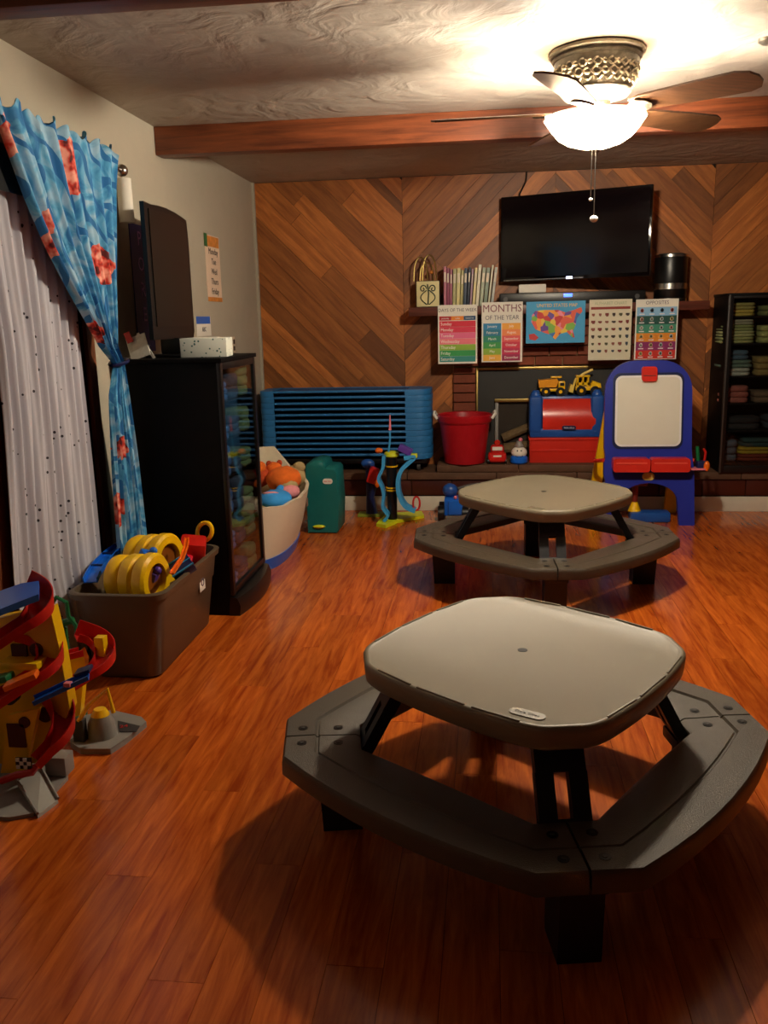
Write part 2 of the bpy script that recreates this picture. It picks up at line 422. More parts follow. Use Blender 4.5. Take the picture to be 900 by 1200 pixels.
b = B(); b.b2(XL-0.1, XR+0.1, YF-0.1, YB+0.15, ZC, ZC+0.08); struct(b.build('ceiling', M_ceil))
b = B(); b.b2(XL-0.1, XL, YF-0.1, YB+0.15, 0, ZC); wl = struct(b.build('wall_left', M_wall))
b = B(); b.b2(XR, XR+0.1, YF-0.1, YB+0.15, 0, ZC); struct(b.build('wall_right', M_panel))
b = B(); b.b2(XL-0.1, XR+0.1, YF-0.1, YF, 0, ZC); struct(b.build('wall_front', M_panel))
b = B(); b.b2(XL-0.1, XR+0.1, YB+0.02, YB+0.12, 0, ZC); wb = struct(b.build('wall_back', M_wallback))
b = B(); b.b2(XL, XL+0.018, YB-0.03, YB+0.02, ZH, ZC-0.001); struct(b.build('trim_1', M_wall))   # pale corner strip

# chevron boards on the back wall
def clip(poly, nx, nz, c):
    out = []
    for i in range(len(poly)):
        p, q = poly[i-1], poly[i]; dp, dq = nx*p[0]+nz*p[1]-c, nx*q[0]+nz*q[1]-c
        if (dp < 0) != (dq < 0):
            t = dp/(dp-dq); out.append((p[0]+(q[0]-p[0])*t, p[1]+(q[1]-p[1])*t))
        if dq >= 0: out.append(q)
    return out
rb = random.Random(21)
for (x0, x1, sgn, mt) in ((XL+0.018, -0.63, -1, M_board), (-0.63, 0.485, 1, M_board2), (0.485, 1.6, -1, M_board), (1.6, XR, 1, M_board2)):
    z0, z1 = ZH, ZC-0.004
    # strip lines z - sgn*x = c
    cmin = min(z0-sgn*x0, z0-sgn*x1); cmax = max(z1-sgn*x0, z1-sgn*x1)
    c = cmin
    while c < cmax:
        p = rb.choice((0.09, 0.13, 0.16, 0.16, 0.20)); g = 0.0022
        base = [(x0+0.001, z0), (x1-0.001, z0), (x1-0.001, z1), (x0+0.001, z1)]
        poly = clip(base, -sgn, 1, c+g/2); poly = clip(poly, sgn, -1, -(c+p-g/2)) if poly else []
        pieces = []
        if len(poly) >= 3:
            if rb.random() < 0.6 and x1-x0 < 1.3:
                xm = rb.uniform(x0+0.25, x1-0.25); k = xm*1+sgn*((c+sgn*xm))
                a_ = clip(poly, 1, sgn, k+g/2); b_ = clip(poly, -1, -sgn, -(k-g/2))
                pieces = [a_, b_]
            else: pieces = [poly]
        for pc in pieces:
            if len(pc) < 3: continue
            ar = abs(sum(pc[i-1][0]*pc[i][1]-pc[i][0]*pc[i-1][1] for i in range(len(pc))))/2
            if ar < 0.0008: continue
            # the fireplace surround covers this part of the wall
            th = rb.uniform(0.0, 0.007)
            b = B(); b.prism(pc, 'y', YB+0.02, YB-th); b.build('board', mt, wb, smooth=0)
        c += p

# ceiling beams
def beam(y0, y1, x0, x1, z0, name):
    b = B(); b.box(((x0+x1)/2, (y0+y1)/2, (z0+ZC)/2), (x1-x0, y1-y0, ZC-z0), bev=0.006); struct(b.build(name, M_beam))
beam(4.765, 4.865, XL+0.002, XR, 2.287, 'trim_2'); beam(2.57, 2.67, XL+0.002, XR, 2.287, 'trim_3')
beam(0.6, 0.7, XL+0.002, XR, 2.287, 'trim_4')

# hearth: ledge with tiled face, stone cap, white baseboard
b = B(); b.b2(XL, XR, YH+0.012, YB+0.02, 0, ZH-0.052); ledge = struct(b.build('trim_5', M_wallback))
b = B(); b.b2(XL, XR, YH-0.004, YH+0.012, 0, 0.108, bev=0.003); b.build('baseboard_back', M_white); struct(bpy.data.objects['baseboard_back'])
x = XL
tb = None
while x < XR:
    w_ = min(0.30, XR-x)
    b = B(); b.b2(x+0.003, x+w_-0.003, YH, YH+0.014, 0.118, ZH-0.056, bev=0.003); b.build('tile', M_tile, ledge); x += 0.30
x = XL
for k, w_ in enumerate((0.62, 0.55, 0.66, 0.58, 0.6, 0.55, 0.63, 0.57)):
    x1 = min(x+w_, XR)
    if x1-x < 0.03: break
    b = B(); b.b2(x+0.002, x1-0.002, YH-0.02, YB+0.015, ZH-0.052, ZH, bev=0.006); b.build('stone_slab', M_stone, ledge); x = x1
x = -0.37
up = struct(B().build('trim_6', M_mortar)); bb = B(); bb.b2(-0.365, 1.44, YH+0.0, YB, ZH, ZH+0.02); bmesh.ops.recalc_face_normals(bb.bm, faces=bb.bm.faces); bb.bm.to_mesh(up.data)
for w_ in (0.6, 0.62, 0.59):
    b = B(); b.b2(x+0.002, x+w_-0.002, YH-0.012, YB+0.01, ZH+0.004, ZS, bev=0.006); b.build('stone_slab', M_stone, up); x += w_

# fireplace surround: brick pillars and course, iron insert with brass-trimmed firebox
fp = thing('fireplace', 'brick fireplace with black iron front and brass trimmed firebox under the mantel', 'fireplace', (0.6, YB, ZS))
b = B(); b.b2(-0.26, 1.30, YB-0.01, YB+0.01, ZS, 1.42); b.build('mortar_bed', M_mortar, fp, w=True, smooth=0)
bmk = []
def brick(x0, x1, z0, z1):
    b = B(); b.box(((x0+x1)/2, YB-0.03, (z0+z1)/2), (x1-x0-0.008, 0.05, z1-z0-0.008), bev=0.003, seg=1); b.build('brick', M_brick, fp, w=True)
z = ZS+0.005
while z < 1.03: brick(-0.26, -0.085, z, min(z+0.071, 1.04)); z += 0.071
for r_ in range(5):
    x = -0.26 - (0.1 if r_ % 2 else 0)
    while x < 1.30:
        brick(max(x, -0.26), min(x+0.205, 1.30), 1.045+r_*0.071, 1.045+(r_+1)*0.071) if min(x+0.205, 1.30)-max(x, -0.26) > 0.03 else None
        x += 0.205
# insert
b = B(); b.b2(-0.075, 1.29, YB-0.05, YB-0.02, 0.80, 1.02); b.b2(-0.075, 0.055, YB-0.05, YB-0.02, ZS, 0.80); b.b2(1.20, 1.29, YB-0.05, YB-0.02, ZS, 0.80)
b.build('iron_front', M_iron, fp, w=True)
b = B(); b.b2(-0.085, 1.30, YB-0.056, YB-0.02, 1.018, 1.036, bev=0.003); b.b2(-0.085, -0.07, YB-0.056, YB-0.02, ZS, 1.02, bev=0.003); b.b2(1.285, 1.30, YB-0.056, YB-0.02, ZS, 1.02, bev=0.003)
b.build('brass_edging', M_brass, fp, w=True)
b = B(); b.b2(0.055, 1.20, YB-0.075, YB-0.05, 0.775, 0.80, bev=0.004); b.build('firebox_hood', M_brass, fp, w=True)
b = B(); b.b2(0.06, 0.085, YB-0.06, YB-0.03, ZS, 0.775, bev=0.003); b.build('door_frame', M_grey, fp, w=True)
b = B(); b.b2(1.17, 1.195, YB-0.06, YB-0.03, ZS, 0.775, bev=0.003); b.build('door_frame', M_grey, fp, w=True)
b = B(); b.b2(0.085, 1.17, YB-0.032, YB-0.012, ZS, 0.775); b.build('firebox_back', mat('dark_mottle', '#2c2318', 0.8, var=0.5, scale=6), fp, w=True)  # mottled dark brown panel at the back of the opening
lg = mat('log_bark', '#6b5536', 0.8, var=0.5, scale=30, bump=1)
for (x0, z0, x1, z1, r_) in ((0.13, 0.42, 0.55, 0.47, 0.04), (0.12, 0.50, 0.40, 0.62, 0.035), (0.5, 0.41, 1.0, 0.43, 0.045)):
    b = B(); b.cyl((x0, YB-0.06, z0), (x1, YB-0.06, z1), r_, r_*0.9, 10); b.build('log', lg, fp, w=True)

# mantel
b = B(); b.box((0.49, (6.52+YB)/2, 1.457), (2.13, YB-6.52, 0.062), bev=0.004)
mantel = thing('mantel_shelf', 'long dark red brown wooden mantel shelf across the fireplace', 'shelf', (0.49, YB, 1.426))
b.build('shelf_board', M_mantel, mantel, w=True)
ZM = 1.488

# ------------------------------------------------------------------ posters hanging from the mantel edge
C_ = {}
def pc(h): 
    if h not in C_: C_[h] = mat('print_'+h.strip('#'), h, 0.6, var=0.02)
    return C_[h]
def poster(name, label, tl, br, Y, sheet, rects, texts, group='teaching posters hanging from the mantel'):
    (x0, z1), (x1, z0) = tl, br; W_, H_ = x1-x0, z1-z0
    t = thing(name, label, 'poster', ((x0+x1)/2, Y, z0), 0, group)
    b = B(); b.b2(x0, x1, Y-0.003, Y, z0, z1, bev=0.001); b.build('sheet', sheet, t, w=True, smooth=0)
    ms = []; b = B(); small = 0
    for (u0, v0, u1, v1, h) in rects:
        m = pc(h)
        if (u1-u0)*(v1-v0) > 0.015:
            q = B(); q.b2(x0+u0*W_, x0+u1*W_, Y-0.0038, Y-0.0028, z1-v0*H_, z1-v1*H_); q.build('color_band', m, t, w=True, smooth=0); continue
        if m not in ms: ms.append(m)
        b.mi = ms.index(m); small += 1
        b.b2(x0+u0*W_, x0+u1*W_, Y-0.0042, Y-0.0037, z1-v0*H_, z1-v1*H_)
    if small: b.build('printed_pictures', ms, t, w=True, smooth=0)['kind'] = 'stuff'
    else: b.bm.free()
    for (u, v, sz, s, h, al) in texts:
        text('lettering', s, sz, (x0+u*W_, Y-0.0042, z1-v*H_), FRONT, pc(h), t, align=al, sx=0.9)
    return t
YP = 6.512
hk = []
p1 = [(0, 0.0, 1, 0.0, '#f0f0f0')]
rows = ['#d8203c', '#dd2f4e', '#e86a94', '#ef7d8a', '#8fb83a', '#2f9a4e', '#2c8a84']
rc = [(0.04, 0.19, 0.34, 0.26, '#b01c24'), (0.34, 0.19, 0.66, 0.26, '#ee8a2a'), (0.66, 0.19, 0.96, 0.26, '#1d4a74')]
tx = [(0.5, 0.09, 0.034, 'DAYS OF THE WEEK', '#4a4a4a', 'CENTER'), (0.19, 0.225, 0.016, 'yesterday', '#f4f4f0', 'CENTER'), (0.5, 0.225, 0.016, 'today', '#f4f4f0', 'CENTER'), (0.81, 0.225, 0.016, 'tomorrow', '#f4f4f0', 'CENTER')]
for i, dn in enumerate(('Sunday', 'Monday', 'Tuesday', 'Wednesday', 'Thursday', 'Friday', 'Saturday')):
    v = 0.27+i*0.1; rc.append((0.04, v, 0.96, v+0.098, rows[i])); tx.append((0.07, v+0.05, 0.032, dn, '#f6f2ea', 'LEFT'))
poster('days_poster', 'days of the week poster with pink to green stripes at the left end', (-0.36, 1.50), (-0.074, 1.078), YP, M_paper, rc, tx)
rc = []; tx = [(0.5, 0.11, 0.075, 'MONTHS', '#7a3848', 'CENTER'), (0.5, 0.26, 0.045, 'OF THE YEAR', '#55505a', 'CENTER')]
lc = ['#2a86b8', '#1f7a9a', '#1f8a6e', '#3a9a4a', '#8fb43a', '#e8b040']; rcx = ['#f0a840', '#ee8a50', '#e25a5a', '#d2304a', '#c02050', '#9a1f4e']
for i in range(6):
    v = 0.35+i*0.105
    rc += [(0.04, v, 0.48, v+0.105, lc[i]), (0.5, v, 0.95, v+0.105, rcx[i])]
    tx += [(0.26, v+0.05, 0.026, ('January', 'February', 'March', 'April', 'May', 'June')[i], '#f6f2ea', 'CENTER'), (0.73, v+0.05, 0.026, ('July', 'August', 'September', 'October', 'November', 'December')[i], '#f6f2ea', 'CENTER')]
poster('months_poster', 'months of the year poster with blue column and red column', (-0.042, 1.512), (0.252, 1.085), YP, M_paper, rc, tx)
# map of the united states: coloured patches on blue
rr = random.Random(5); rc = [(0.0, 0.0, 1, 1, '#3f9fd0')]
t = poster('map_poster', 'small colourful map of the United States on pale blue', (0.277, 1.508), (0.695, 1.214), YP, pc('#3f9fd0'), [], [(0.52, 0.10, 0.034, 'UNITED STATES MAP', '#f0c040', 'CENTER')])
def map_mat():
    m, nt, b = nodes_of('map_print'); L = nt.links
    tc = nd(nt, 'ShaderNodeTexCoord'); vo = nd(nt, 'ShaderNodeTexVoronoi'); vo.inputs['Scale'].default_value = 24; vo.inputs['Randomness'].default_value = 0.9
    L.new(tc.outputs['Object'], vo.inputs['Vector']); sp = nd(nt, 'ShaderNodeSeparateColor'); L.new(vo.outputs['Color'], sp.inputs[0])
    r = nd(nt, 'ShaderNodeValToRGB'); r.color_ramp.interpolation = 'CONSTANT'; e = r.color_ramp.elements
    hs = ('#6a4a9c', '#e0604a', '#f0a040', '#7fb84a', '#c83a3a', '#3a6fb4', '#e8c84a', '#e88aa0')
    e[0].position = 0; e[0].color = lin(hs[0]); e[1].position = 1/8; e[1].color = lin(hs[1])
    for i in range(2, 8): q = e.new(i/8); q.color = lin(hs[i])
    L.new(sp.outputs[0], r.inputs[0]); L.new(r.outputs[0], b.inputs['Base Color']); b.inputs['Roughness'].default_value = 0.6
    return m
outline = [(0.10, 0.32), (0.15, 0.22), (0.30, 0.20), (0.55, 0.21), (0.66, 0.27), (0.80, 0.22), (0.93, 0.15), (0.95, 0.25), (0.86, 0.42), (0.84, 0.58), (0.80, 0.72), (0.83, 0.88), (0.78, 0.86), (0.70, 0.74), (0.58, 0.78), (0.50, 0.92), (0.42, 0.80), (0.30, 0.74), (0.16, 0.66), (0.09, 0.48)]
X0, Z1, W_, H_ = 0.277, 1.508, 0.418, 0.294
b = B(); b.prism([(X0+u*W_, Z1-v*H_) for u, v in outline], 'y', YP-0.0028, YP-0.0038); b.build('map_states', map_mat(), t, w=True, smooth=0)
b = B(); b.prism([(X0+u*W_, Z1-v*H_) for u, v in ((0.05, 0.78), (0.14, 0.76), (0.22, 0.86), (0.16, 0.93), (0.06, 0.90))], 'y', YP-0.0028, YP-0.0038); b.build('map_inset', MATS['print_c83a3a'] if 'print_c83a3a' in MATS else pc('#c83a3a'), t, w=True, smooth=0)
# picture grid chart
rc = [(0.04, 0.12, 0.96, 0.162, '#8a2a22')]
for j in range(6):
    for i in range(6):
        u, v = 0.10+0.16*i, 0.25+0.12*j; h = rr.choice(('#3a2a24', '#7a2a22', '#2a3a4a', '#4a4a2a', '#8a4a3a'))
        w1, h1 = rr.uniform(0.03, 0.05), rr.uniform(0.018, 0.03)
        rc += [(u-w1, v-h1, u+w1, v+h1*0.4, h), (u-w1*0.5, v+h1*0.4, u+w1*0.7, v+h1, h)]
poster('picture_chart', 'cream chart with six rows of tiny dark pictures', (0.722, 1.512), (1.020, 1.086), YP, mat('cream_sheet', '#d9d2b8', 0.7, var=0.03), rc, [(0.5, 0.065, 0.03, 'ALPHABET CHART', '#a8b08a', 'CENTER')])
rc = []; hh = ['#86b8dc', '#0f4a40', '#3a8a70', '#e08a20', '#8a1f60', '#cc2a1c']
for i in range(6):
    v = 0.13+i*0.143; rc.append((0.03, v, 0.97, v+0.143, hh[i]))
    for j in range(4):
        u = 0.15+0.235*j; k = rr.choice(('#e8e4da', '#d8c890', '#e0b0a0', '#c8d8d0')) if i != 0 else rr.choice(('#3a4a5a', '#c05a4a'))
        rc += [(u-0.04, v+0.035, u+0.04, v+0.075, k), (u-0.02, v+0.02, u+0.025, v+0.085, k), (u-0.06, v+0.105, u+0.06, v+0.122, '#e8e0e0')]
poster('opposites_poster', 'poster of four columns of little pictures on rainbow rows, above the easel', (1.046, 1.506), (1.339, 1.085), YP, M_paper, rc, [(0.5, 0.06, 0.036, 'OPPOSITES', '#6a5a68', 'CENTER')])

# ------------------------------------------------------------------ things on the mantel
# craft box with wire arches
cb = thing('napkin_box', 'small wooden box with painted scrollwork front and gold wire arches', 'box', (-0.437, 6.63, ZM))
b = B(); b.b2(-0.525, -0.348, 6.585, 6.68, ZM, ZM+0.19, bev=0.004); b.build('box_body', mat('dark_box', '#3c2012', 0.6), cb, w=True)
b = B(); b.b2(-0.518, -0.352, 6.58, 6.586, ZM+0.006, ZM+0.186, bev=0.002); b.build('painted_panel', mat('cream_panel', '#e0d49c', 0.6), cb, w=True)
b = B()
for sg in (-1, 1):
    b.tube([(-0.435+sg*(0.036-0.026*(1-k/22)*math.cos(k*0.42)), 6.577, ZM+0.132+0.030*(1-k/22)*math.sin(k*0.42)) for k in range(20)], 0.0042, 6)
    b.tube([(-0.435+sg*(0.008+0.045*math.sin(k*0.26)), 6.577, ZM+0.02+0.0085*k) for k in range(13)], 0.004, 6)
b.tube([(-0.435, 6.577, ZM+0.02), (-0.430, 6.577, ZM+0.10), (-0.437, 6.577, ZM+0.165)], 0.005, 6)
b.build('scrollwork', mat('scroll_paint', '#2c3a2a', 0.5), cb, w=True)
for dx, hgt in ((-0.045, 0.17), (0.02, 0.185), (0.0, 0.13)):
    b = B(); b.tube([(-0.445+dx+0.05*math.cos(PI-PI*k/14), 6.63+0.02*dx, ZM+0.19+hgt*math.sin(PI*k/14)**0.7) for k in range(15)], 0.005, 7); b.build('wire_arch', M_brass, cb, w=True)
b = B(); b.ball((-0.408, 6.60, ZM+0.25), 0.014); b.build('amber_bead', mat('amber', '#c87a30', 0.3), cb, w=True)

# books
bk = [('mauve', '#b06a7c', .021, .285, 0), ('plum', '#8c3e5c', .02, .275, 0), ('rose', '#a05a70', .018, .265, 1), ('pale olive', '#b0ab78', .024, .268, 2), ('straw', '#cfc68c', .026, .272, 2.5), ('khaki', '#a8a06c', .02, .256, 3), ('slate blue', '#3a4a5e', .022, .27, 3), ('navy', '#1e2a3e', .018, .275, 4), ('lilac', '#b090a4', .014, .262, 5), ('butter', '#e0d29a', .02, .27, 6), ('cream', '#e8e2c8', .022, .292, 6), ('sage', '#aab49c', .024, .27, 7), ('grey green', '#8a9a88', .026, .268, 7), ('ivory', '#d8d4b8', .014, .286, 8), ('pale grey', '#b4b8b0', .02, .27, 9)]
x = -0.318
for i, (cn, hx, w_, h_, ln) in enumerate(bk):
    pos = ('first book from the left', 'second book from the left', 'third book from the left')[i] if i < 3 else ('rightmost book, leaning' if i == len(bk)-1 else 'book standing just right of the %s one' % bk[i-1][0])
    o = thing('book', 'slim %s book on the mantel, %s' % (cn, pos), 'book', (x+w_/2, 6.645, ZM), 0, 'books in a row on the mantel')
    o.rotation_euler = (0, math.radians(ln*0.75), 0)
    sh = 0.0 if ln == 0 else w_/2*math.sin(math.radians(ln*0.75)); o.location.z += sh
    b = B(); b.b2(-w_/2+0.0006, w_/2-0.0006, -0.095, 0.09, 0.0, h_, bev=0.002); b.build('cover', mat('book_'+cn.replace(' ', '_'), hx, 0.5), o)
    b = B(); b.b2(-w_/2+0.003, w_/2-0.003, -0.085, 0.088, h_-0.001, h_+0.0008); b.build('pages', M_paper, o, smooth=0)
    b = B(); b.b2(-w_/2+0.004, w_/2-0.004, -0.0965, -0.094, h_*0.62, h_*0.86); b.build('spine_label', M_cream, o, smooth=0)
    x += w_+0.0012+ (0.0006*ln)

# soundbar, small box, purifier
sb = thing('soundbar', 'long black soundbar on the mantel below the television', 'speaker', (0.60, 6.60, ZM))
b = B(); b.b2(0.085, 1.12, 6.56, 6.65, ZM, ZM+0.085, bev=0.012); b.build('body', M_black, sb, w=True)
b = B(); b.b2(0.545, 0.605, 6.556, 6.561, ZM+0.05, ZM+0.072, bev=0.002); b.build('blue_indicator', mat('led_blue', '#3050ff', 0.4, emit=4), sb, w=True)
b = B(); b.cyl((0.13, 6.562, ZM+0.042), (0.13, 6.554, ZM+0.042), 0.017, n=18); b.cyl((1.06, 6.562, ZM+0.042), (1.06, 6.554, ZM+0.042), 0.017, n=18); b.build('speaker_ring', M_dgrey, sb, w=True)
b = B(); b.b2(0.225, 0.42, 6.575, 6.635, ZM+0.085, ZM+0.145, bev=0.008); single(b, 'streaming_box', M_paper, 'small white box lying on top of the black soundbar', 'box', (0.32, 6.605, ZM+0.085))
ap = thing('air_purifier', 'black round air purifier with silver bands at the right of the mantel', 'air purifier', (1.30, 6.64, ZM))
b = B(); b.lathe([(0.105, 0), (0.112, 0.01), (0.113, 0.31), (0.108, 0.325)], n=32); b.build('body', M_black, ap)
for z0, z1, r_ in ((0.0, 0.022, 0.116), (0.085, 0.125, 0.1155), (0.305, 0.322, 0.116)):
    b = B(); b.lathe([(r_, z0), (r_, z1)], n=32); b.build('silver_band', M_silver, ap)
b = B(); b.lathe([(0.02, 0.325), (0.022, 0.327), (0.085, 0.327), (0.085, 0.332)], n=28); b.build('vent_lid', M_dgrey, ap)

# wall television, swung on its arm
tvc = (at(588, 225, 6.66), at(766, 223, 6.28), at(756, 332, 6.28), at(584.5, 323, 6.66))
TL_, TR_, BR_, BL_ = tvc
zt, zb = (TL_.z+TR_.z)/2+0.0, (BL_.z+BR_.z)/2
mid = (TL_+TR_)/2; mid.z = (zt+zb)/2; dx = TR_-TL_; ang = math.atan2(dx.y, dx.x); wid = math.hypot(dx.x, dx.y); hei = zt-zb
tv = thing('television', 'large flat black television on the wall above the mantel', 'television', (mid.x, mid.y, zb), ang)
b = B(); b.box((0, 0.0, hei/2), (wid, 0.035, hei), bev=0.005); b.build('bezel', M_blackgloss, tv)
b = B(); b.box((0, -0.0185, hei/2+0.006), (wid-0.03, 0.003, hei-0.042)); b.build('screen', mat('tv_screen', '#0a0509', 0.12, var=0.1), tv)
b = B(); b.box((0, 0.035, hei*0.45), (wid*0.6, 0.04, hei*0.6), bev=0.01); b.build('back_housing', M_black, tv)
b = B(); b.box((-wid*0.2, -0.019, 0.009), (wid*0.55, 0.003, 0.008)); b.build('silver_trim', M_silver, tv)
b = B(); b.box((-0.02, -0.0195, 0.012), (0.045, 0.004, 0.016), bev=0.002); b.build('status_light', mat('led_white', '#c8d0ff', 0.4, emit=3), tv)
b = B(); b.tube([(0, 0.04, hei*0.5), (0.1, 0.12, hei*0.5), (0.02, 0.27, hei*0.5)], 0.018, 8); b.build('wall_arm', M_black, tv)
p0 = at(617, 203, 6.75); p1 = at(609, 226, 6.68)
b = B(); b.tube([(p0.x, 6.74, ZC-0.005), (p0.x-0.004, 6.735, 2.36), (p1.x, 6.70, 2.27), (p1.x, 6.69, 2.15)], 0.006, 6)
single(b, 'power_cord', M_black, 'black cord from the ceiling down behind the television', 'cord', (p0.x, 6.73, 2.3))

# ------------------------------------------------------------------ ceiling fan
fan = thing('ceiling_fan', 'ceiling fan with ornate pewter housing, wooden blades and lit glass bowl', 'ceiling fan', (FAN.x, FAN.y, ZC))
b = B(); b.lathe([(0.185, 0), (0.19, -0.006), (0.19, -0.016), (0.172, -0.022), (0.178, -0.032), (0.172, -0.042)], n=40); b.build('ceiling_plate', M_pewter, fan)
b = B(); b.lathe([(0.168, -0.04), (0.165, -0.06), (0.15, -0.12), (0.135, -0.15)], n=40); b.build('motor_housing', M_pewter, fan)
b = B()
for (zc_, dr, am, fr, ph) in ((-0.072, 0.163, 0.010, 18, 0), (-0.078, 0.162, 0.010, 18, PI), (-0.104, 0.156, 0.012, 14, 0), (-0.108, 0.155, 0.012, 14, PI), (-0.130, 0.145, 0.006, 24, 0)):
    b.tube([((dr-0.012*(abs(zc_)-0.07)/0.06*0+0.004*math.sin(fr*a_*2))*math.cos(a_), (dr+0.004*math.sin(fr*a_*2))*math.sin(a_), zc_+am*math.sin(fr*a_+ph)) for a_ in [2*PI*k/216 for k in range(216)]], 0.0042, 5, closed=True)
b.build('relief_ornament', mat('relief_pewter', '#a89c86', 0.35, metal=0.8, var=0.3, scale=30), fan)
b = B(); b.lathe([(0.137, -0.148), (0.142, -0.155), (0.125, -0.172), (0.09, -0.18)], n=40); b.build('lower_band', M_pewter, fan)
b = B(); b.lathe([(0.085, -0.18), (0.06, -0.19), (0.055, -0.245), (0.02, -0.25)], n=28); b.build('hub', M_pewter, fan)
def bowl_mat():
    m, nt, b = nodes_of('frosted_bowl'); L = nt.links; out = nt.nodes['Material Output']
    b.inputs['Base Color'].default_value = lin('#fff0d8'); b.inputs['Roughness'].default_value = 0.4
    b.inputs['Emission Color'].default_value = lin('#fff0d4'); b.inputs['Emission Strength'].default_value = BOWL_EMIT
    tr = nd(nt, 'ShaderNodeBsdfTransparent'); tr.inputs[0].default_value = (1, 0.97, 0.92, 1)
    mx = nd(nt, 'ShaderNodeMixShader'); mx.inputs[0].default_value = 0.08
    L.new(tr.outputs[0], mx.inputs[1]); L.new(b.outputs[0], mx.inputs[2]); L.new(mx.outputs[0], out.inputs[0])
    mx.inputs[0].default_value = 0.22
    return m
bowl = bowl_mat()
b = B(); pr = [(0.200, -0.245), (0.203, -0.252), (0.192, -0.268), (0.175, -0.292), (0.148, -0.322), (0.11, -0.345), (0.06, -0.360), (0.015, -0.365)]
inn = [(max(r_-0.004, 0.004), z+0.004) for r_, z in reversed(pr)]
b.lathe(pr+inn, n=48, cap=(False, False)); b.build('glass_bowl', bowl, fan)
b = B(); b.lathe([(0.022, -0.360), (0.024, -0.372), (0.014, -0.384), (0.004, -0.392)], n=16); b.build('finial', M_pewter, fan)
b = B(); b.cyl((0, 0, -0.25), (0, 0, -0.362), 0.004, n=8); b.build('bowl_stem', M_pewter, fan)
for k in range(3):
    a = k*2*PI/3+1.5; b = B(); b.tube([(0.05*math.cos(a), 0.05*math.sin(a), -0.235), (0.12*math.cos(a), 0.12*math.sin(a), -0.232), (0.197*math.cos(a), 0.197*math.sin(a), -0.246)], 0.006, 6); b.build('bowl_arm', M_pewter, fan)
for k in range(5):
    a = math.radians(-38+72*k); zz = -0.225
    T = Matrix.Rotation(a, 4, 'Z') @ Matrix.Translation((0, 0, zz)) @ Matrix.Rotation(math.radians(-13), 4, 'X')
    b = B()
    pl_ = [(0.17, -0.045), (0.22, -0.062), (0.45, -0.076), (0.60, -0.08), (0.645, -0.06), (0.665, -0.02), (0.665, 0.02), (0.645, 0.06), (0.60, 0.08), (0.45, 0.076), (0.22, 0.058), (0.17, 0.045)]
    b.prism(pl_, 'z', -0.004, 0.004); b.xf(T); b.build('blade', M_blade, fan)
    b = B(); b.prism([(0.05, -0.012), (0.10, -0.02), (0.15, -0.012), (0.20, -0.05), (0.235, -0.03), (0.25, 0), (0.235, 0.03), (0.20, 0.05), (0.15, 0.012), (0.10, 0.02), (0.05, 0.012)], 'z', -0.012, -0.004); b.xf(T)
    b.build('blade_iron', M_pewter, fan)
for (dx, dy, z1, r_) in ((-0.012, -0.03, -0.565, 0.008), (0.004, -0.02, -0.640, 0.017)):
    b = B(); b.tube([(dx, dy, -0.37), (dx*1.0, dy, z1)], 0.0022, 6); c_ = b.build('pull_chain', M_silver, fan)
    b = B(); b.ball((dx, dy, z1), (r_, r_, r_*0.8), 12, 8); b.build('pull_knob', M_paper, c_)
b = B(); b.lathe([(0.035, 0), (0.035, -0.012), (0.02, -0.022)], (1.07, 3.82, ZC), 16); single(b, 'ceiling_hook', M_pewter, 'small round metal plate on the ceiling right of the fan', 'ceiling hook', (1.07, 3.82, ZC))

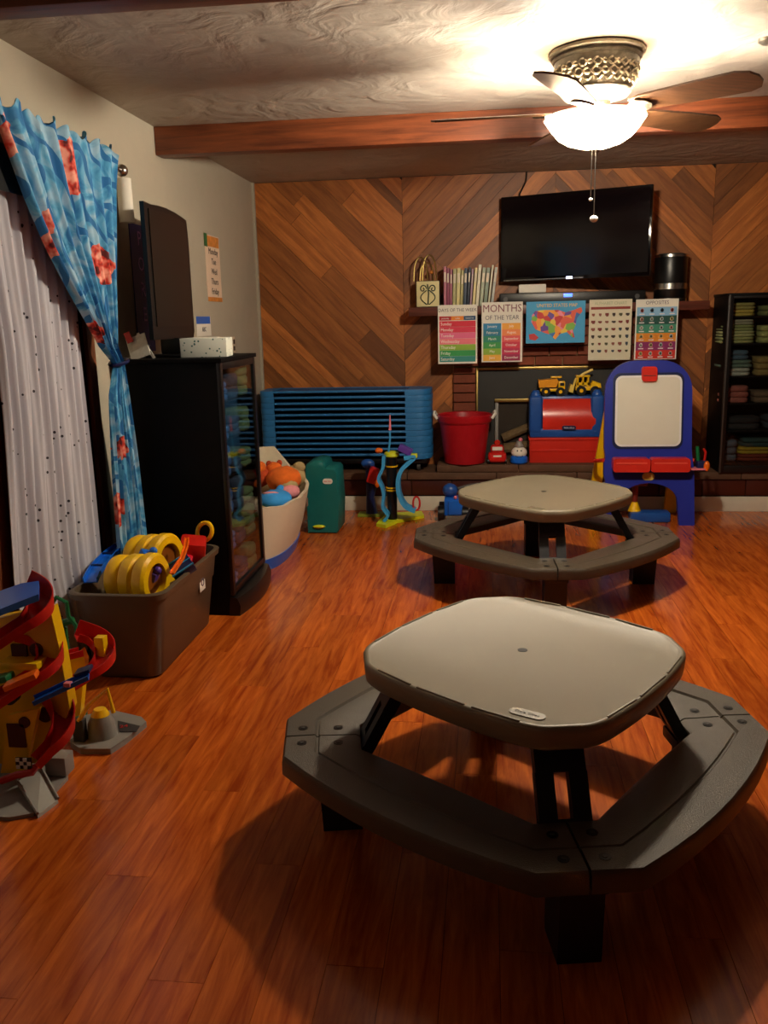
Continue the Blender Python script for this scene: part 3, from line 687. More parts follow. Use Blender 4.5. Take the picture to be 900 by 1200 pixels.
# ------------------------------------------------------------------ picnic tables
def octo(rx, ry, c, bow, n=6):
    """corner-on square with cut corners and bowed sides, ccw, starting at the front corner's middle"""
    pts = []
    cs = [((0, -ry), (c, -ry), (rx, -c)), ((rx, 0), (rx, c), (c, ry)), ((0, ry), (-c, ry), (-rx, c)), ((-rx, 0), (-rx, -c), (-c, -ry))]
    segs = []
    for m_, a, e in cs:
        a, e = Vector(a), Vector(e); nn = Vector(((e-a).y, -(e-a).x)).normalized()
        seg = [Vector(m_)]
        for k in range(n+1):
            t = k/n; seg.append(a.lerp(e, t)+nn*bow*4*t*(1-t))
        segs.append(seg)
    return segs
def picnic_table(label):
    t = thing('picnic_table', label, 'picnic table', (0, 0, 0), 0, 'two child sized picnic tables')
    segs = octo(0.442, 0.478, 0.078, 0.022, 3); out = [(p.x, p.y) for s_ in segs for p in s_]
    for _ in range(3): out = [q for i in range(len(out)) for q in ((out[i-1][0]*.75+out[i][0]*.25, out[i-1][1]*.75+out[i][1]*.25), (out[i-1][0]*.25+out[i][0]*.75, out[i-1][1]*.25+out[i][1]*.75))]
    top = B()
    Rs = []
    for d, z in ((0.012, 0.438), (0.004, 0.446), (0.0, 0.48), (0.0, 0.490), (0.004, 0.4975), (0.011, 0.50), (0.016, 0.4985), (0.02, 0.496)):
        Rs.append([Vector((p[0], p[1], z)) for p in inset(out, d)])
    top.rings(Rs); tp = top.build('table_top', M_top, t, smooth=50)
    b = B(); b.lathe([(0.014, 0.4955), (0.014, 0.497)], n=16); b.build('umbrella_hole_plug', M_black, tp)
    # raised lip pieces with notches between them
    b = B()
    for s_ in segs:
        for (k0, k1) in ((1, 2), (2, 3), (3, 4)):
            a, e = s_[k0], s_[k1]; d = (e-a); a2 = a+d*0.06; e2 = e-d*0.06
            if k0 == 1: a2 = a+d*0.2
            if k1 == 4: e2 = e-d*0.2
            P = [p*0.968 for p in (a2, e2)]
            for p, q in zip(P, P[1:]):
                an = math.atan2((q-p).y, (q-p).x); b.box(((p.x+q.x)/2, (p.y+q.y)/2, 0.4985), ((q-p).length, 0.006, 0.008), rot=an, bev=0.0015, seg=1)
    b.build('edge_lip', M_top, tp)['kind'] = 'stuff'
    # emblem near the front corner
    an = math.radians(-38)
    em = B(); Rm = Matrix.Translation((-0.075, -0.398, 0)) @ Matrix.Rotation(an, 4, 'Z')
    em.rings([[Rm @ Vector((p[0], p[1], z)) for p in rrect(-0.045, 0.045, -0.017, 0.017, 0.0165)] for z in (0.495, 0.4985)])
    em.build('emblem', M_top, tp)
    text('emblem_lettering', 'little tikes', 0.016, (-0.075, -0.398, 0.4988), Matrix.Rotation(an, 3, 'Z'), M_bench, tp, w=False)
    # under-frame
    b = B(); b.b2(-0.30, 0.30, -0.03, 0.03, 0.41, 0.44, bev=0.006); b.b2(-0.03, 0.03, -0.32, 0.32, 0.405, 0.44, bev=0.006); b.build('under_frame', M_legs, t)
    # four bench quarters
    so = octo(0.672, 0.678, 0.115, 0.045, 8); si = octo(0.455, 0.47, 0.075, -0.005, 8)
    prof = [(0.0, -0.052), (0.0, -0.018), (0.012, -0.006), (0.035, 0.0), (0.40, 0.001), (0.425, -0.006), (0.445, -0.006), (0.46, -0.002), (0.93, -0.004), (0.985, -0.012), (1.0, -0.045)]
    for q in range(4):
        O = [p.copy() for p in so[q]]+[so[(q+1) % 4][0].copy()]; I = [p.copy() for p in si[q]]+[si[(q+1) % 4][0].copy()]
        # 2.5 mm seam at both ends
        d0 = (O[1]-O[0]).normalized()*0.003; O[0] += d0; I[0] += d0
        d1 = (O[-2]-O[-1]).normalized()*0.003; O[-1] += d1; I[-1] += d1
        b = B(); b.rings([[Vector((o_.x+(i_.x-o_.x)*u, o_.y+(i_.y-o_.y)*u, 0.27+z)) for u, z in prof] for o_, i_ in zip(O, I)], closed=True)
        bs = b.build('bench_seat', M_bench, t, smooth=40)
        for end in (0, -1):
            o0, o1 = (O[0], O[1]) if end == 0 else (O[-1], O[-2]); i0, i1 = (I[0], I[1]) if end == 0 else (I[-1], I[-2])
            for u in (0.24, 0.70):
                p = o0.lerp(i0, u)+(o1-o0).normalized()*0.042
                zb_ = 0.2705 if u < 0.4 else 0.2672
                bb_ = B(); bb_.lathe([(0.0135, zb_-0.002), (0.0135, zb_+0.0012), (0.009, zb_+0.0012)], (p.x, p.y, 0), 14)
                bb_.build('bolt_recess', M_black, bs)
                bb_ = B(); bb_.lathe([(0.006, zb_), (0.006, zb_+0.0026)], (p.x, p.y, 0), 6); bb_.build('bolt', M_dgrey, bs)
    # four legs
    for q in range(4):
        a = -PI/2+q*PI/2; rs_ = 0.475 if q % 2 == 0 else 0.44; f_ = rs_/0.44
        T = Matrix.Rotation(a, 4, 'Z')
        b = B()
        def slab(r0_, z0_, r1_, z1_, y0_, y1_, th):
            p0_, p1_ = Vector((r0_, 0, z0_)), Vector((r1_, 0, z1_)); d = (p1_-p0_).normalized(); n_ = Vector((-d.z, 0, d.x))*th/2
            b.rings([[p0_+n_+Vector((0, y0_, 0)), p0_+n_+Vector((0, y1_, 0)), p0_-n_+Vector((0, y1_, 0)), p0_-n_+Vector((0, y0_, 0))], [p1_+n_+Vector((0, y0_, 0)), p1_+n_+Vector((0, y1_, 0)), p1_-n_+Vector((0, y1_, 0)), p1_-n_+Vector((0, y0_, 0))]])
        rt_, rbn = 0.33*f_, 0.435*f_
        slab(rt_, 0.445, rt_+(rbn-rt_)*0.5, 0.352, -0.06, 0.06, 0.035)
        slab(rt_+(rbn-rt_)*0.5, 0.354, rbn, 0.255, -0.062, -0.018, 0.032); slab(rt_+(rbn-rt_)*0.5, 0.354, rbn, 0.255, 0.018, 0.062, 0.032)
        slab(rbn-0.004, 0.262, rbn+0.03, 0.21, -0.062, 0.062, 0.032)
        b.xf(T); b.build('leg', M_legs, t)
        b = B(); b.b2(0.43*f_, 0.60*f_, -0.055, 0.055, 0.19, 0.224, bev=0.008)
        pf = [(0.46*f_, 0.19), (0.58*f_, 0.19), (0.57*f_, 0.0), (0.46*f_, 0.0)]
        b.rings([[Vector((p[0], y_, p[1])) for p in pf] for y_ in (-0.05, 0.05)])
        b.xf(T); b.build('foot', M_legs, t)
    return t
t1 = picnic_table('nearer child picnic table with tan top and dark bench ring, in the foreground')
t1.location = (0.10, 2.31, 0); t1.rotation_euler = (0, 0, math.radians(10))
t2 = copy_tree(t1); t2['label'] = 'farther child picnic table with tan top, in front of the hearth and easel'
t2.location = (0.30, 4.60, 0); t2.rotation_euler = (0, 0, math.radians(2)); t2.scale = (1.025, 1.03, 1.0)

# ------------------------------------------------------------------ window, curtains, left wall
win = struct(bpy.data.objects.new('window_1', None)); COL.objects.link(win)
YW0, YW1, ZW0, ZW1 = 2.95, 3.70, 0.30, 2.02
b = B()
for (y0, y1, z0, z1) in ((YW0-0.26, YW0, 0.0, ZW1+0.07), (YW1, YW1+0.07, ZW0-0.07, ZW1+0.07), (YW0, YW1, ZW1, ZW1+0.07), (YW0, YW1, ZW0-0.07, ZW0)): b.b2(XL, XL+0.025, y0, y1, z0, z1, bev=0.003)
b.build('window_frame', M_trimwood, win)
b = B(); b.b2(XL+0.001, XL+0.006, YW0, YW1, ZW0, ZW1); b.build('pane', M_nightglass, win)
b = B(); b.b2(XL+0.001, XL+0.018, (YW0+YW1)/2-0.02, (YW0+YW1)/2+0.02, ZW0, ZW1); b.build('mullion', M_trimwood, win)
# black valance at the window's top
b = B(); b.b2(XL+0.086, XL+0.09, 2.2, 3.45, 1.87, 2.03)
single(b, 'window_valance', M_black, 'short black window valance above the sheer curtain at the left edge', 'valance', (XL+0.088, 2.9, 2.03))

rod = thing('curtain_rod', 'metal curtain rod with round end knob above the printed curtain', 'curtain rod', (XL, 3.4, 2.09))
b = B(); b.cyl((XL+0.10, 2.1, 2.095), (XL+0.10, 4.03, 2.095), 0.011, n=12); b.build('rod', M_silver, rod, w=True)
b = B(); b.ball((XL+0.10, 4.05, 2.095), 0.028); b.build('end_knob', M_silver, rod, w=True)
for yy in (3.97, 2.2):
    b = B(); b.tube([(XL+0.002, yy, 2.06), (XL+0.06, yy, 2.075), (XL+0.10, yy, 2.083)], 0.007, 6); b.cyl((XL, yy, 2.06), (XL+0.006, yy, 2.06), 0.025, n=12); b.build('bracket', M_silver, rod, w=True)

def cloth(rowsz, ns, fold, amp, x0, ph=0.0, thick=0.003):
    """rowsz: (z, yleft, yright) from top to bottom; folds run down, x displaced by folds"""
    b = B(); R1 = []
    for (z, ya, yb, *am) in rowsz:
        A = amp*(am[0] if am else 1.0); r_ = []
        for i in range(ns+1):
            u = i/ns
            w_ = math.sin(2*PI*fold*u+ph+0.4*math.sin(z*3))+0.35*math.sin(2*PI*fold*2.3*u+1.3+z*2)
            r_.append(Vector((x0+A*w_, ya+(yb-ya)*u, z)))
        R1.append(r_)
    R2 = [[p+Vector((-thick, 0, 0)) for p in r_] for r_ in R1]
    # closed loop across front and back
    b.rings([a+list(reversed(c)) for a, c in zip(R1, R2)], closed=True)
    return b
def interp(tbl, n):
    out = []
    z0, z1 = tbl[0][0], tbl[-1][0]
    for k in range(n+1):
        z = z0+(z1-z0)*k/n
        for a, c in zip(tbl, tbl[1:]):
            if a[0] >= z >= c[0]-1e-9:
                t_ = (a[0]-z)/max(1e-9, a[0]-c[0]); out.append(tuple([z]+[a[i]+(c[i]-a[i])*t_ for i in range(1, len(a))])); break
    return out
# sheer dotted curtains, ordered from far to near
cs = thing('sheer_curtain', 'long pale grey sheer curtain with small dark dots at the window', 'curtain', (XL+0.07, 3.2, 0.08), 0, 'curtains at the left window')
b = cloth(interp([(2.0, 2.86, 3.62, 1.0), (1.36, atx(-3, 400, XL+0.055).y, 3.56, 1.0), (1.07, atx(6, 500, XL+0.055).y, 3.56, 1.0), (0.7, atx(11, 620, XL+0.055).y, 3.56, 1.1), (0.45, atx(15, 700, XL+0.055).y, 3.56, 1.1), (0.06, 2.98, 3.56, 1.2)], 26), 110, 9, 0.013, XL+0.055)
b.build('cloth_panel', M_sheer, cs, w=True, smooth=80)
cs2 = thing('sheer_curtain', 'second pale sheer curtain panel, at the very left edge behind the ramp toy', 'curtain', (XL+0.07, 2.4, 0.08), 0, 'curtains at the left window')
b = cloth(interp([(2.0, 2.15, 2.50), (0.06, 2.10, 2.78)], 18), 50, 5, 0.013, XL+0.055, 1.0); b.build('cloth_panel', M_sheer, cs2, w=True, smooth=80)

def yz(px, py, X=XL+0.135):
    p = atx(px, py, X); return p.y, p.z
q1, q2, q3 = yz(82, 198), yz(118, 310), yz(52, 290)
MOTIFS = [(yz(80, 198)[0], yz(80, 198)[1], 0.07, 0.115, 0.0), (yz(117, 310)[0], yz(117, 310)[1], 0.10, 0.075, 0.0), (yz(57, 283)[0], yz(57, 283)[1], 0.035, 0.11, 0.0), (yz(110, 392)[0], yz(110, 392)[1], 0.07, 0.05, 0.0), (yz(8, 160)[0], yz(8, 160)[1], 0.05, 0.07, 0),
          (yz(140, 525)[0], yz(140, 525)[1], 0.05, 0.06, 0), (yz(132, 600)[0], yz(132, 600)[1], 0.08, 0.09, 0)]
M_print = print_mat()
blue = thing('printed_curtain', 'blue printed curtain with red motifs, tied back at its middle', 'curtain', (XL+0.11, 3.5, 0.3), 0, 'curtains at the left window')
left = [yz(*p) for p in ((-12, 120), (0, 150), (20, 203), (43, 263), (72, 322), (100, 372), (118, 405), (124, 422))]
right = [yz(*p) for p in ((135, 205), (137, 300), (137, 353), (134, 413))]
# the object's own origin is subtracted when building, so shift the motif frame back
tb = []
for z in (2.15, 2.12, 2.0, 1.85, 1.7, 1.55, 1.42, 1.32, 1.26):
    def look(tab, z):
        tab = sorted(tab, key=lambda q: -q[1])
        if z >= tab[0][1]: return tab[0][0]
        for a, c in zip(tab, tab[1:]):
            if a[1] >= z >= c[1]: return a[0]+(c[0]-a[0])*(a[1]-z)/(a[1]-c[1])
        return tab[-1][0]
    yl = look(left, z); yr = look([(3.93, 2.15)]+right, z)
    tb.append((z, yl, yr, 1.0))
tb[-1] = (1.24, 3.70, 3.80, 0.5)
rows_ = interp(tb, 34)+interp([(1.235, 3.70, 3.80, 0.5), (1.1, 3.62, 3.82, 0.8), (0.8, 3.60, 3.86, 1.0), (0.405, 3.58, 3.90, 1.0)], 20)
b = cloth(rows_, 120, 8, 0.015, XL+0.137)
# frilled heading above the rod
for v in b.bm.verts:
    if v.co.z > 2.11: v.co.z += 0.018*math.sin(v.co.y*70)+0.01*math.sin(v.co.y*23)
bo = b.build('cloth_panel', M_print, blue, w=False, smooth=80)
bo.location = -Vector(blue.location)
b = B(); b.tube([(XL+0.137+0.035*math.cos(k*PI/8), 3.75+0.06*math.sin(k*PI/8), 1.245+0.01*math.sin(k*PI/8)) for k in range(16)], 0.008, 6, closed=True); b.build('tie_back', M_navy, blue, w=True)

# paper roll, banner, note, small card, outlet
b = B(); p = atx(148, 235, XL+0.05); b.cyl((XL+0.045, p.y, 1.885), (XL+0.045, p.y, 2.085), 0.036, 0.034, 18); b.cyl((XL+0.045, p.y, 1.884), (XL+0.045, p.y, 1.889), 0.012, n=10)
pr_ = single(b, 'paper_roll', M_paper, 'white paper roll upright on the wall beside the curtain knob', 'paper roll', (XL+0.045, p.y, 1.885))
bn = thing('wall_banner', 'narrow blue and purple vertical banner behind the small black television', 'banner', (XL, 4.42, 1.3))
y0 = atx(153, 300, XL).y; 
b = B(); b.b2(XL+0.001, XL+0.005, y0, y0+0.23, 1.27, 1.90); b.build('banner_sheet', mat('banner_blue', '#26307a', 0.6, var=0.25, scale=5), bn, w=True, smooth=0)
for i, ch in enumerate('PORE'):
    text('letter', ch, 0.10, (XL+0.006, y0+0.115, 1.83-i*0.125), RIGHT, mat('banner_lilac', '#9a7ac8', 0.6), bn)
nt_ = thing('wall_note', 'tall cream paper list with orange ends pinned on the pale wall', 'paper note', (XL, 5.65, 1.53))
p = atx(247, 315, XL)
b = B(); b.b2(XL+0.0005, XL+0.003, 5.51, 5.81, 1.545, 1.955); b.build('note_sheet', mat('note_cream', '#e6cdb4', 0.7), nt_, w=True, smooth=0)
b = B(); b.b2(XL+0.003, XL+0.0038, 5.51, 5.81, 1.545, 1.572); b.build('orange_footer', mat('note_orange', '#d9893c', 0.7, var=0.5, scale=30), nt_, w=True, smooth=0)
b = B(); b.b2(XL+0.003, XL+0.0038, 5.53, 5.80, 1.885, 1.95); b.build('orange_print', mat('note_orange', '#d9893c', 0.7, var=0.5, scale=30), nt_, w=True, smooth=0)
b = B(); b.b2(XL+0.0038, XL+0.0045, 5.50, 5.56, 1.88, 1.96); b.build('green_print', M_green, nt_, w=True, smooth=0)
for i, s_ in enumerate(('Monday', 'Tue', 'Wed', 'Thurs', 'Friday')):
    text('handwriting', s_, 0.055, (XL+0.004, 5.67, 1.855-i*0.062), RIGHT, mat('ink', '#2a2028', 0.7), nt_, sx=1.1)
cd = thing('wall_card', 'little white card with blue header taped beside the small television', 'paper note', (XL, 5.38, 1.36))
b = B(); b.b2(XL+0.0005, XL+0.002, 5.25, 5.53, 1.33, 1.45); b.build('card_sheet', M_paper, cd, w=True, smooth=0)
b = B(); b.b2(XL+0.002, XL+0.003, 5.25, 5.52, 1.405, 1.45); b.build('blue_header', M_brightblue, cd, w=True, smooth=0)
text('handwriting', 'ABC', 0.04, (XL+0.003, 5.39, 1.37), RIGHT, MATS['ink'], cd)
p = atx(272, 404, XL)
ol = thing('wall_outlet', 'cream wall outlet plate above the black cabinet back corner', 'outlet', (XL, p.y, p.z))
b = B(); b.box((XL+0.003, p.y, p.z), (0.006, 0.12, 0.11), bev=0.002); b.build('plate', M_cream, ol, w=True)
b = B(); b.box((XL+0.007, p.y+0.03, p.z+0.02), (0.003, 0.03, 0.03)); b.box((XL+0.007, p.y+0.03, p.z-0.025), (0.003, 0.03, 0.03)); b.build('socket', M_black, ol, w=True)

# ------------------------------------------------------------------ left display cabinet
X0, X1, Y0, Y1, ZT = -1.735, -1.225, 3.955, 4.57, 1.248
lc_ = thing('display_cabinet', 'tall black display cabinet with glass door against the left wall', 'cabinet', (-1.48, 4.26, 0))
def part(name, m, root, *bx, bev=0.003, w=True):
    b = B()
    for q in bx: b.b2(*q, bev=bev)
    return b.build(name, m, root, w=w)
part('side_panel', M_blackwood, lc_, (X0, X1-0.02, Y0, Y0+0.02, 0.0, ZT-0.02))
part('side_panel', M_blackwood, lc_, (X0, X1-0.02, Y1-0.02, Y1, 0.0, ZT-0.02))
part('back_panel', M_blackwood, lc_, (X0, X0+0.01, Y0+0.02, Y1-0.02, 0.0, ZT-0.02))
part('top_panel', M_blackwood, lc_, (X0-0.005, X1+0.008, Y0-0.008, Y1+0.008, ZT-0.02, ZT))
for k in range(6): part('shelf', M_blackwood, lc_, (X0+0.01, X1-0.04, Y0+0.02, Y1-0.02, 0.10+k*0.185, 0.115+k*0.185))
b = B()
for q in ((X1-0.02, X1, Y0, Y0+0.035, 0.10, ZT-0.022), (X1-0.02, X1, Y1-0.035, Y1, 0.10, ZT-0.022), (X1-0.02, X1, Y0+0.035, Y1-0.035, 0.10, 0.135), (X1-0.02, X1, Y0+0.035, Y1-0.035, ZT-0.055, ZT-0.022)): b.b2(*q, bev=0.002)
dr = b.build('door_frame', M_black, lc_, w=True)
b = B(); b.b2(X1-0.012, X1-0.008, Y0+0.033, Y1-0.033, 0.13, ZT-0.05); b.build('door_glass', M_glass, dr, w=True, smooth=0)
b = B(); b.rings([[Vector((X1-0.03+dx, Y0-0.004+(Y1-Y0+0.008)*u, z)) for z, dx in ((0.0, 0.0), (0.0, 0.055+0.035*math.sin(PI*u)), (0.05, 0.06+0.035*math.sin(PI*u)), (0.088, 0.045+0.035*math.sin(PI*u)), (0.098, 0.01))] for u in [k/12 for k in range(13)]])
b.build('plinth', M_black, lc_, w=True)
# folded things inside
cols = [('white', '#c8c6c0'), ('teal', '#2f7a80'), ('dark blue', '#1d3350'), ('cream', '#b8ac88'), ('brown', '#7a3a20'), ('blue', '#2a5a98'), ('amber', '#b87a28'), ('grey', '#8a8e90'), ('pink', '#b86a70'), ('green', '#4a6a4a')]
def folded(name, label, cat, c, size, hx, layers=2, group=None, seed=0):
    rr_ = random.Random(seed); t = thing(name, label, cat, (c[0], c[1], c[2]), 0, group)
    m = mat('cloth_'+hx.strip('#'), hx, 0.9, var=0.3, scale=40, bump=0.4, bscale=90)
    h = size[2]/layers
    for i in range(layers):
        b = B(); pts = rrect(-size[0]/2, size[0]/2, -size[1]/2, size[1]/2, min(size[0], size[1])*0.22, 3)
        jit = [rr_.uniform(0.95, 1.03) for _ in pts]
        b.rings([[Vector((p[0]*f*j, p[1]*f*j, z)) for p, j in zip(pts, jit)] for z, f in ((i*h, 0.93), (i*h+h*0.25, 1.0), (i*h+h*0.7, 1.0), (i*h+h*0.98, 0.92))])
        b.build('fold', m, t, smooth=70)
    return t
k = 0
used_lab = {}
for sh in range(5, -1, -1):
    for j in range(3):
        cn, hx = cols[(k*7+sh) % len(cols)]; k += 1
        zz = 0.115+sh*0.185; yy = Y0+0.12+j*0.185
        rank = ('top', 'second', 'third', 'fourth', 'fifth', 'bottom')[5-sh]
        folded('folded_cloth', '%s folded cloth on the %s shelf of the left cabinet, %s' % (cn, rank, ('nearest the camera', 'in the middle', 'at the far end')[j]), 'cloth', (-1.325, yy, zz), (0.15, 0.15, 0.06+0.03*((k*5) % 4)), hx, 2+(k % 2), 'folded cloths in the left cabinet', k)

# things on the cabinet
p = at(195, 415, 4.2)
ys, zs = 4.10, ZT
s1 = thing('television', 'small black television standing on the black cabinet, turned to the room', 'television', (-1.52, 4.30, ZT))
b = B()
prf = []
YA, YBk = atx(168, 300, -1.565).y, atx(222, 300, -1.545).y
n = 10
outl = [(YA, 1.335), (YBk-0.02, 1.335), (YBk, 1.37), (YBk, 1.83)]+[(YBk-(YBk-YA)*u, 1.90+0.055*math.sin(PI*(0.15+0.6*u))) for u in (0.02, 0.15, 0.3, 0.5, 0.7, 0.85)]+[(YA, 1.952)]
b.prism(outl, 'x', -1.565, -1.545); b.build('casing', M_black, s1, w=True)
b = B(); b.prism(scl(outl, 0.86), 'x', -1.546, -1.541); b.build('screen', mat('small_tv_screen', '#0c0c0b', 0.3, var=0.1), s1, w=True)
b = B(); b.b2(-1.62, -1.52, 4.26, 4.38, ZT+0.012, 1.34, bev=0.01); b.build('neck', M_black, s1, w=True)
b = B(); b.box((-1.56, 4.32, ZT+0.007), (0.2, 0.32, 0.014), bev=0.006); b.build('stand_base', M_black, s1, w=True)
tb_ = thing('tissue_box', 'white patterned tissue box on the front edge of the black cabinet', 'box', (-1.35, 4.16, ZT))
b = B(); b.box((-1.355, 4.18, ZT+0.045), (0.22, 0.2, 0.09), rot=math.radians(8), bev=0.004); b.build('carton', M_tissue, tb_, w=True)
b = B(); b.box((-1.355, 4.18, ZT+0.0915), (0.12, 0.06, 0.003), rot=math.radians(8)); b.build('opening_film', M_paper, tb_, w=True)
lf = thing('leaflet', 'white folded leaflet with red corner leaning beside the curtain on the cabinet', 'leaflet', (-1.64, 4.02, ZT))
b = B(); b.box((-1.65, 4.05, ZT+0.055), (0.10, 0.004, 0.11), rot=Euler((math.radians(-14), math.radians(-18), 0)).to_matrix()); b.build('leaflet_page', M_paper, lf, w=True)
b = B(); b.box((-1.615, 4.06, ZT+0.06), (0.014, 0.004, 0.14), rot=Euler((0, math.radians(-32), 0)).to_matrix()); b.build('white_strip', M_paper, lf, w=True)
b = B(); b.box((-1.69, 4.04, ZT+0.10), (0.03, 0.006, 0.05), rot=Euler((0, math.radians(-20), 0)).to_matrix()); b.build('red_corner', M_red, lf, w=True)

# ------------------------------------------------------------------ storage bin with toys
bin_ = thing('storage_bin', 'brown plastic storage bin full of yellow and blue toys', 'storage bin', (-1.48, 3.50, 0))
bx0, bx1, by0, by1 = -1.60, -1.315, 3.17, 3.85; H_ = 0.375
b = B(); Rb = []
def rr_at(t_, d=0.0, z=0.0):
    ex = 0.045*t_+d; return [Vector((p[0], p[1], z)) for p in rrect(bx0-ex, bx1+ex, by0-ex, by1+ex, 0.05+0.02*t_, 5)]
Rb = [rr_at(0, -0.012, 0.0), rr_at(0.02, 0, 0.012), rr_at(0.62, 0, 0.235), rr_at(0.66, 0.004, 0.245), rr_at(0.93, 0.004, H_-0.03), rr_at(0.93, 0.016, H_-0.028), rr_at(0.96, 0.018, H_-0.004), rr_at(0.96, 0.013, H_), rr_at(0.96, 0.0, H_), rr_at(0.93, -0.003, H_-0.02), rr_at(0.05, -0.006, 0.012)]
b.rings(Rb); b.build('bin_body', M_bin, bin_, w=True, smooth=45)
px_ = bx1+0.045*0.72+0.0045
lab = B(); c_ = atx(237, 703, -1.272); lab.box((-1.2795, 3.66, 0.275), (0.002, 0.075, 0.105), bev=0.0008, rot=Euler((0, math.radians(0), 0)).to_matrix()); lab.build('sticker', M_paper, bin_, w=True)
b = B(); b.tube([(-1.278, 3.66+0.016*math.cos(k*PI/6), 0.262+0.016*math.sin(k*PI/6)) for k in range(12)], 0.003, 5, closed=True); b.b2(-1.2785, -1.277, 3.645, 3.675, 0.295, 0.31); b.build('sticker_print', mat('sticker_ink', '#6a5a6a', 0.6), bin_, w=True)

def disc_stack(label, c, axis, r, n, step, group, open_=True):
    t = thing('spiral_tube', label, 'toy', tuple(c), 0, group)
    ax = Vector(axis).normalized(); u = ax.orthogonal().normalized(); w_ = ax.cross(u)
    for k in range(n):
        b = B(); o = ax*(k*step); rk = r*(1.0-0.07*k)
        ri = rk*(0.62 if k == 0 else 0.45)
        prof = [(ri, 0), (rk*0.9, 0), (rk, step*0.18), (rk*1.0, step*0.62), (rk*0.93, step*0.85), (ri, step*0.85)]
        b.rings([[o+ax*h_+(u*math.cos(2*PI*i/32)+w_*math.sin(2*PI*i/32))*q for q, h_ in prof] for i in range(32)]+[], closed=True, cap=(False, False))
        # close the loop
        bm = b.bm; bm.verts.ensure_lookup_table(); m_ = len(prof); N = 32
        for i in range(m_):
            j = (i+1) % m_
            bm.faces.new((bm.verts[(N-1)*m_+i], bm.verts[(N-1)*m_+j], bm.verts[j], bm.verts[i]))
        b.build('tube_ring', M_yellow, t, smooth=40)
    b = B(); b.cyl(ax*0.02, ax*(n*step), r*0.5, n=18); b.build('core', mat('amber_core', '#8a4a10', 0.4), t)
    return t
disc_stack('nearer row of yellow spiral tube rings lying in the bin', (-1.335, 3.28, 0.385), (-1, 0.18, 0.0), 0.112, 3, 0.068, 'spiral tubes in the bin')
disc_stack('farther, higher row of yellow spiral tube rings in the bin', (-1.37, 3.53, 0.405), (-1, 0.30, -0.02), 0.112, 3, 0.066, 'spiral tubes in the bin')
def arcpts(c, r, a0, a1, n, u, w_):
    c, u, w_ = Vector(c), Vector(u), Vector(w_)
    return [c+(u*math.cos(math.radians(a0+(a1-a0)*k/n))+w_*math.sin(math.radians(a0+(a1-a0)*k/n)))*r for k in range(n+1)]
def trough(pts, w_, h_, m, name, parent, upv=(0, 0, 1), tilt=0.0, world=True, both=True):
    """U section swept along pts"""
    pts = [Vector(p) for p in pts]; rs = []
    th = 0.004
    for i, p in enumerate(pts):
        d = (pts[min(i+1, len(pts)-1)]-pts[max(i-1, 0)]).normalized(); s_ = d.cross(Vector(upv)).normalized(); n_ = s_.cross(d).normalized()
        tt_ = i/(len(pts)-1); hl = h_ if both else h_*(1-0.65*tt_); hr = h_ if both else h_*0.4
        sec = [(-w_/2, hl), (-w_/2-th, hl), (-w_/2-th, -th), (w_/2+th, -th), (w_/2+th, hr), (w_/2, hr), (w_/2, 0), (-w_/2, 0)]
        rs.append([p+s_*a+n_*c for a, c in sec])
    b = B(); b.rings(rs); return b.build(name, m, parent, w=world, smooth=40)
bt = thing('blue_track', 'bright blue curved slotted track along the far left side of the bin', 'toy', (-1.64, 3.45, 0.36))
pts = [atz(px, py, z) for px, py, z in ((106, 682, .385), (109, 675, .395), (114, 667, .40), (120, 660, .405), (127, 653, .41), (134, 647, .415), (141, 642, .42), (148, 638, .42), (155, 635, .42), (162, 633, .42), (170, 632, .42))]
trough(pts, 0.05, 0.02, M_brightblue, 'track_body', bt)
for i in (2, 4, 6, 8): b = B(); b.box(pts[i]+Vector((0, 0, 0.018)), (0.05, 0.008, 0.008)); b.build('tie_bar', M_navy, bt, w=True)
rbk = thing('red_bucket', 'red toy bucket at the far right inside the bin', 'toy', (-1.33, 3.74, 0.36)); b = B()
b.box((-1.335, 3.72, 0.39), (0.115, 0.12, 0.12), rot=Euler((0.2, 0.15, 0.3)).to_matrix(), bev=0.016); b.build('bucket_body', M_red, rbk, w=True)
b = B(); b.box((-1.36, 3.645, 0.37), (0.09, 0.05, 0.05), rot=Euler((0.4, 0.3, 0.2)).to_matrix(), bev=0.012); b.build('spout', mat('hot_red', '#d81830', 0.3), rbk, w=True)
bl = thing('blue_cart', 'navy toy cart with pale edges near the front right of the bin', 'toy', (-1.30, 3.45, 0.37))
Rb_ = Euler((0.35, -0.5, 0.5)).to_matrix()
b = B(); b.box((-1.295, 3.46, 0.385), (0.10, 0.085, 0.045), rot=Rb_, bev=0.006); b.build('cart_body', M_navy, bl, w=True)
b = B()
for dy in (-0.043, 0.0, 0.043): b.box(Vector((-1.295, 3.46, 0.385))+Rb_ @ Vector((0, dy, 0.022)), (0.104, 0.006, 0.006), rot=Rb_)
b.build('edge_strip', M_skyblue, bl, w=True)
og = thing('orange_track', 'thin orange track bridging across the yellow rings', 'toy', (-1.32, 3.5, 0.45))
trough([(-1.265, 3.26, 0.42), (-1.255, 3.36, 0.455), (-1.275, 3.47, 0.475), (-1.30, 3.56, 0.492)], 0.012, 0.006, M_orange, 'track_body', og)
yl = thing('yellow_loop', 'open yellow loop piece above the red bucket in the bin', 'toy', (-1.30, 3.8, 0.45))
b = B(); b.tube(arcpts((-1.30, 3.80, 0.462), 0.042, 0, 360, 18, (0.92, -0.2, 0.3), (-0.1, 0.2, 0.95))[:-1], 0.010, 8, closed=True); b.build('loop_ring', M_yellow, yl, w=True)
b = B(); b.tube([(-1.33, 3.80, 0.43), (-1.31, 3.80, 0.38)], 0.009, 8); b.build('loop_stem', M_yellow, yl, w=True)
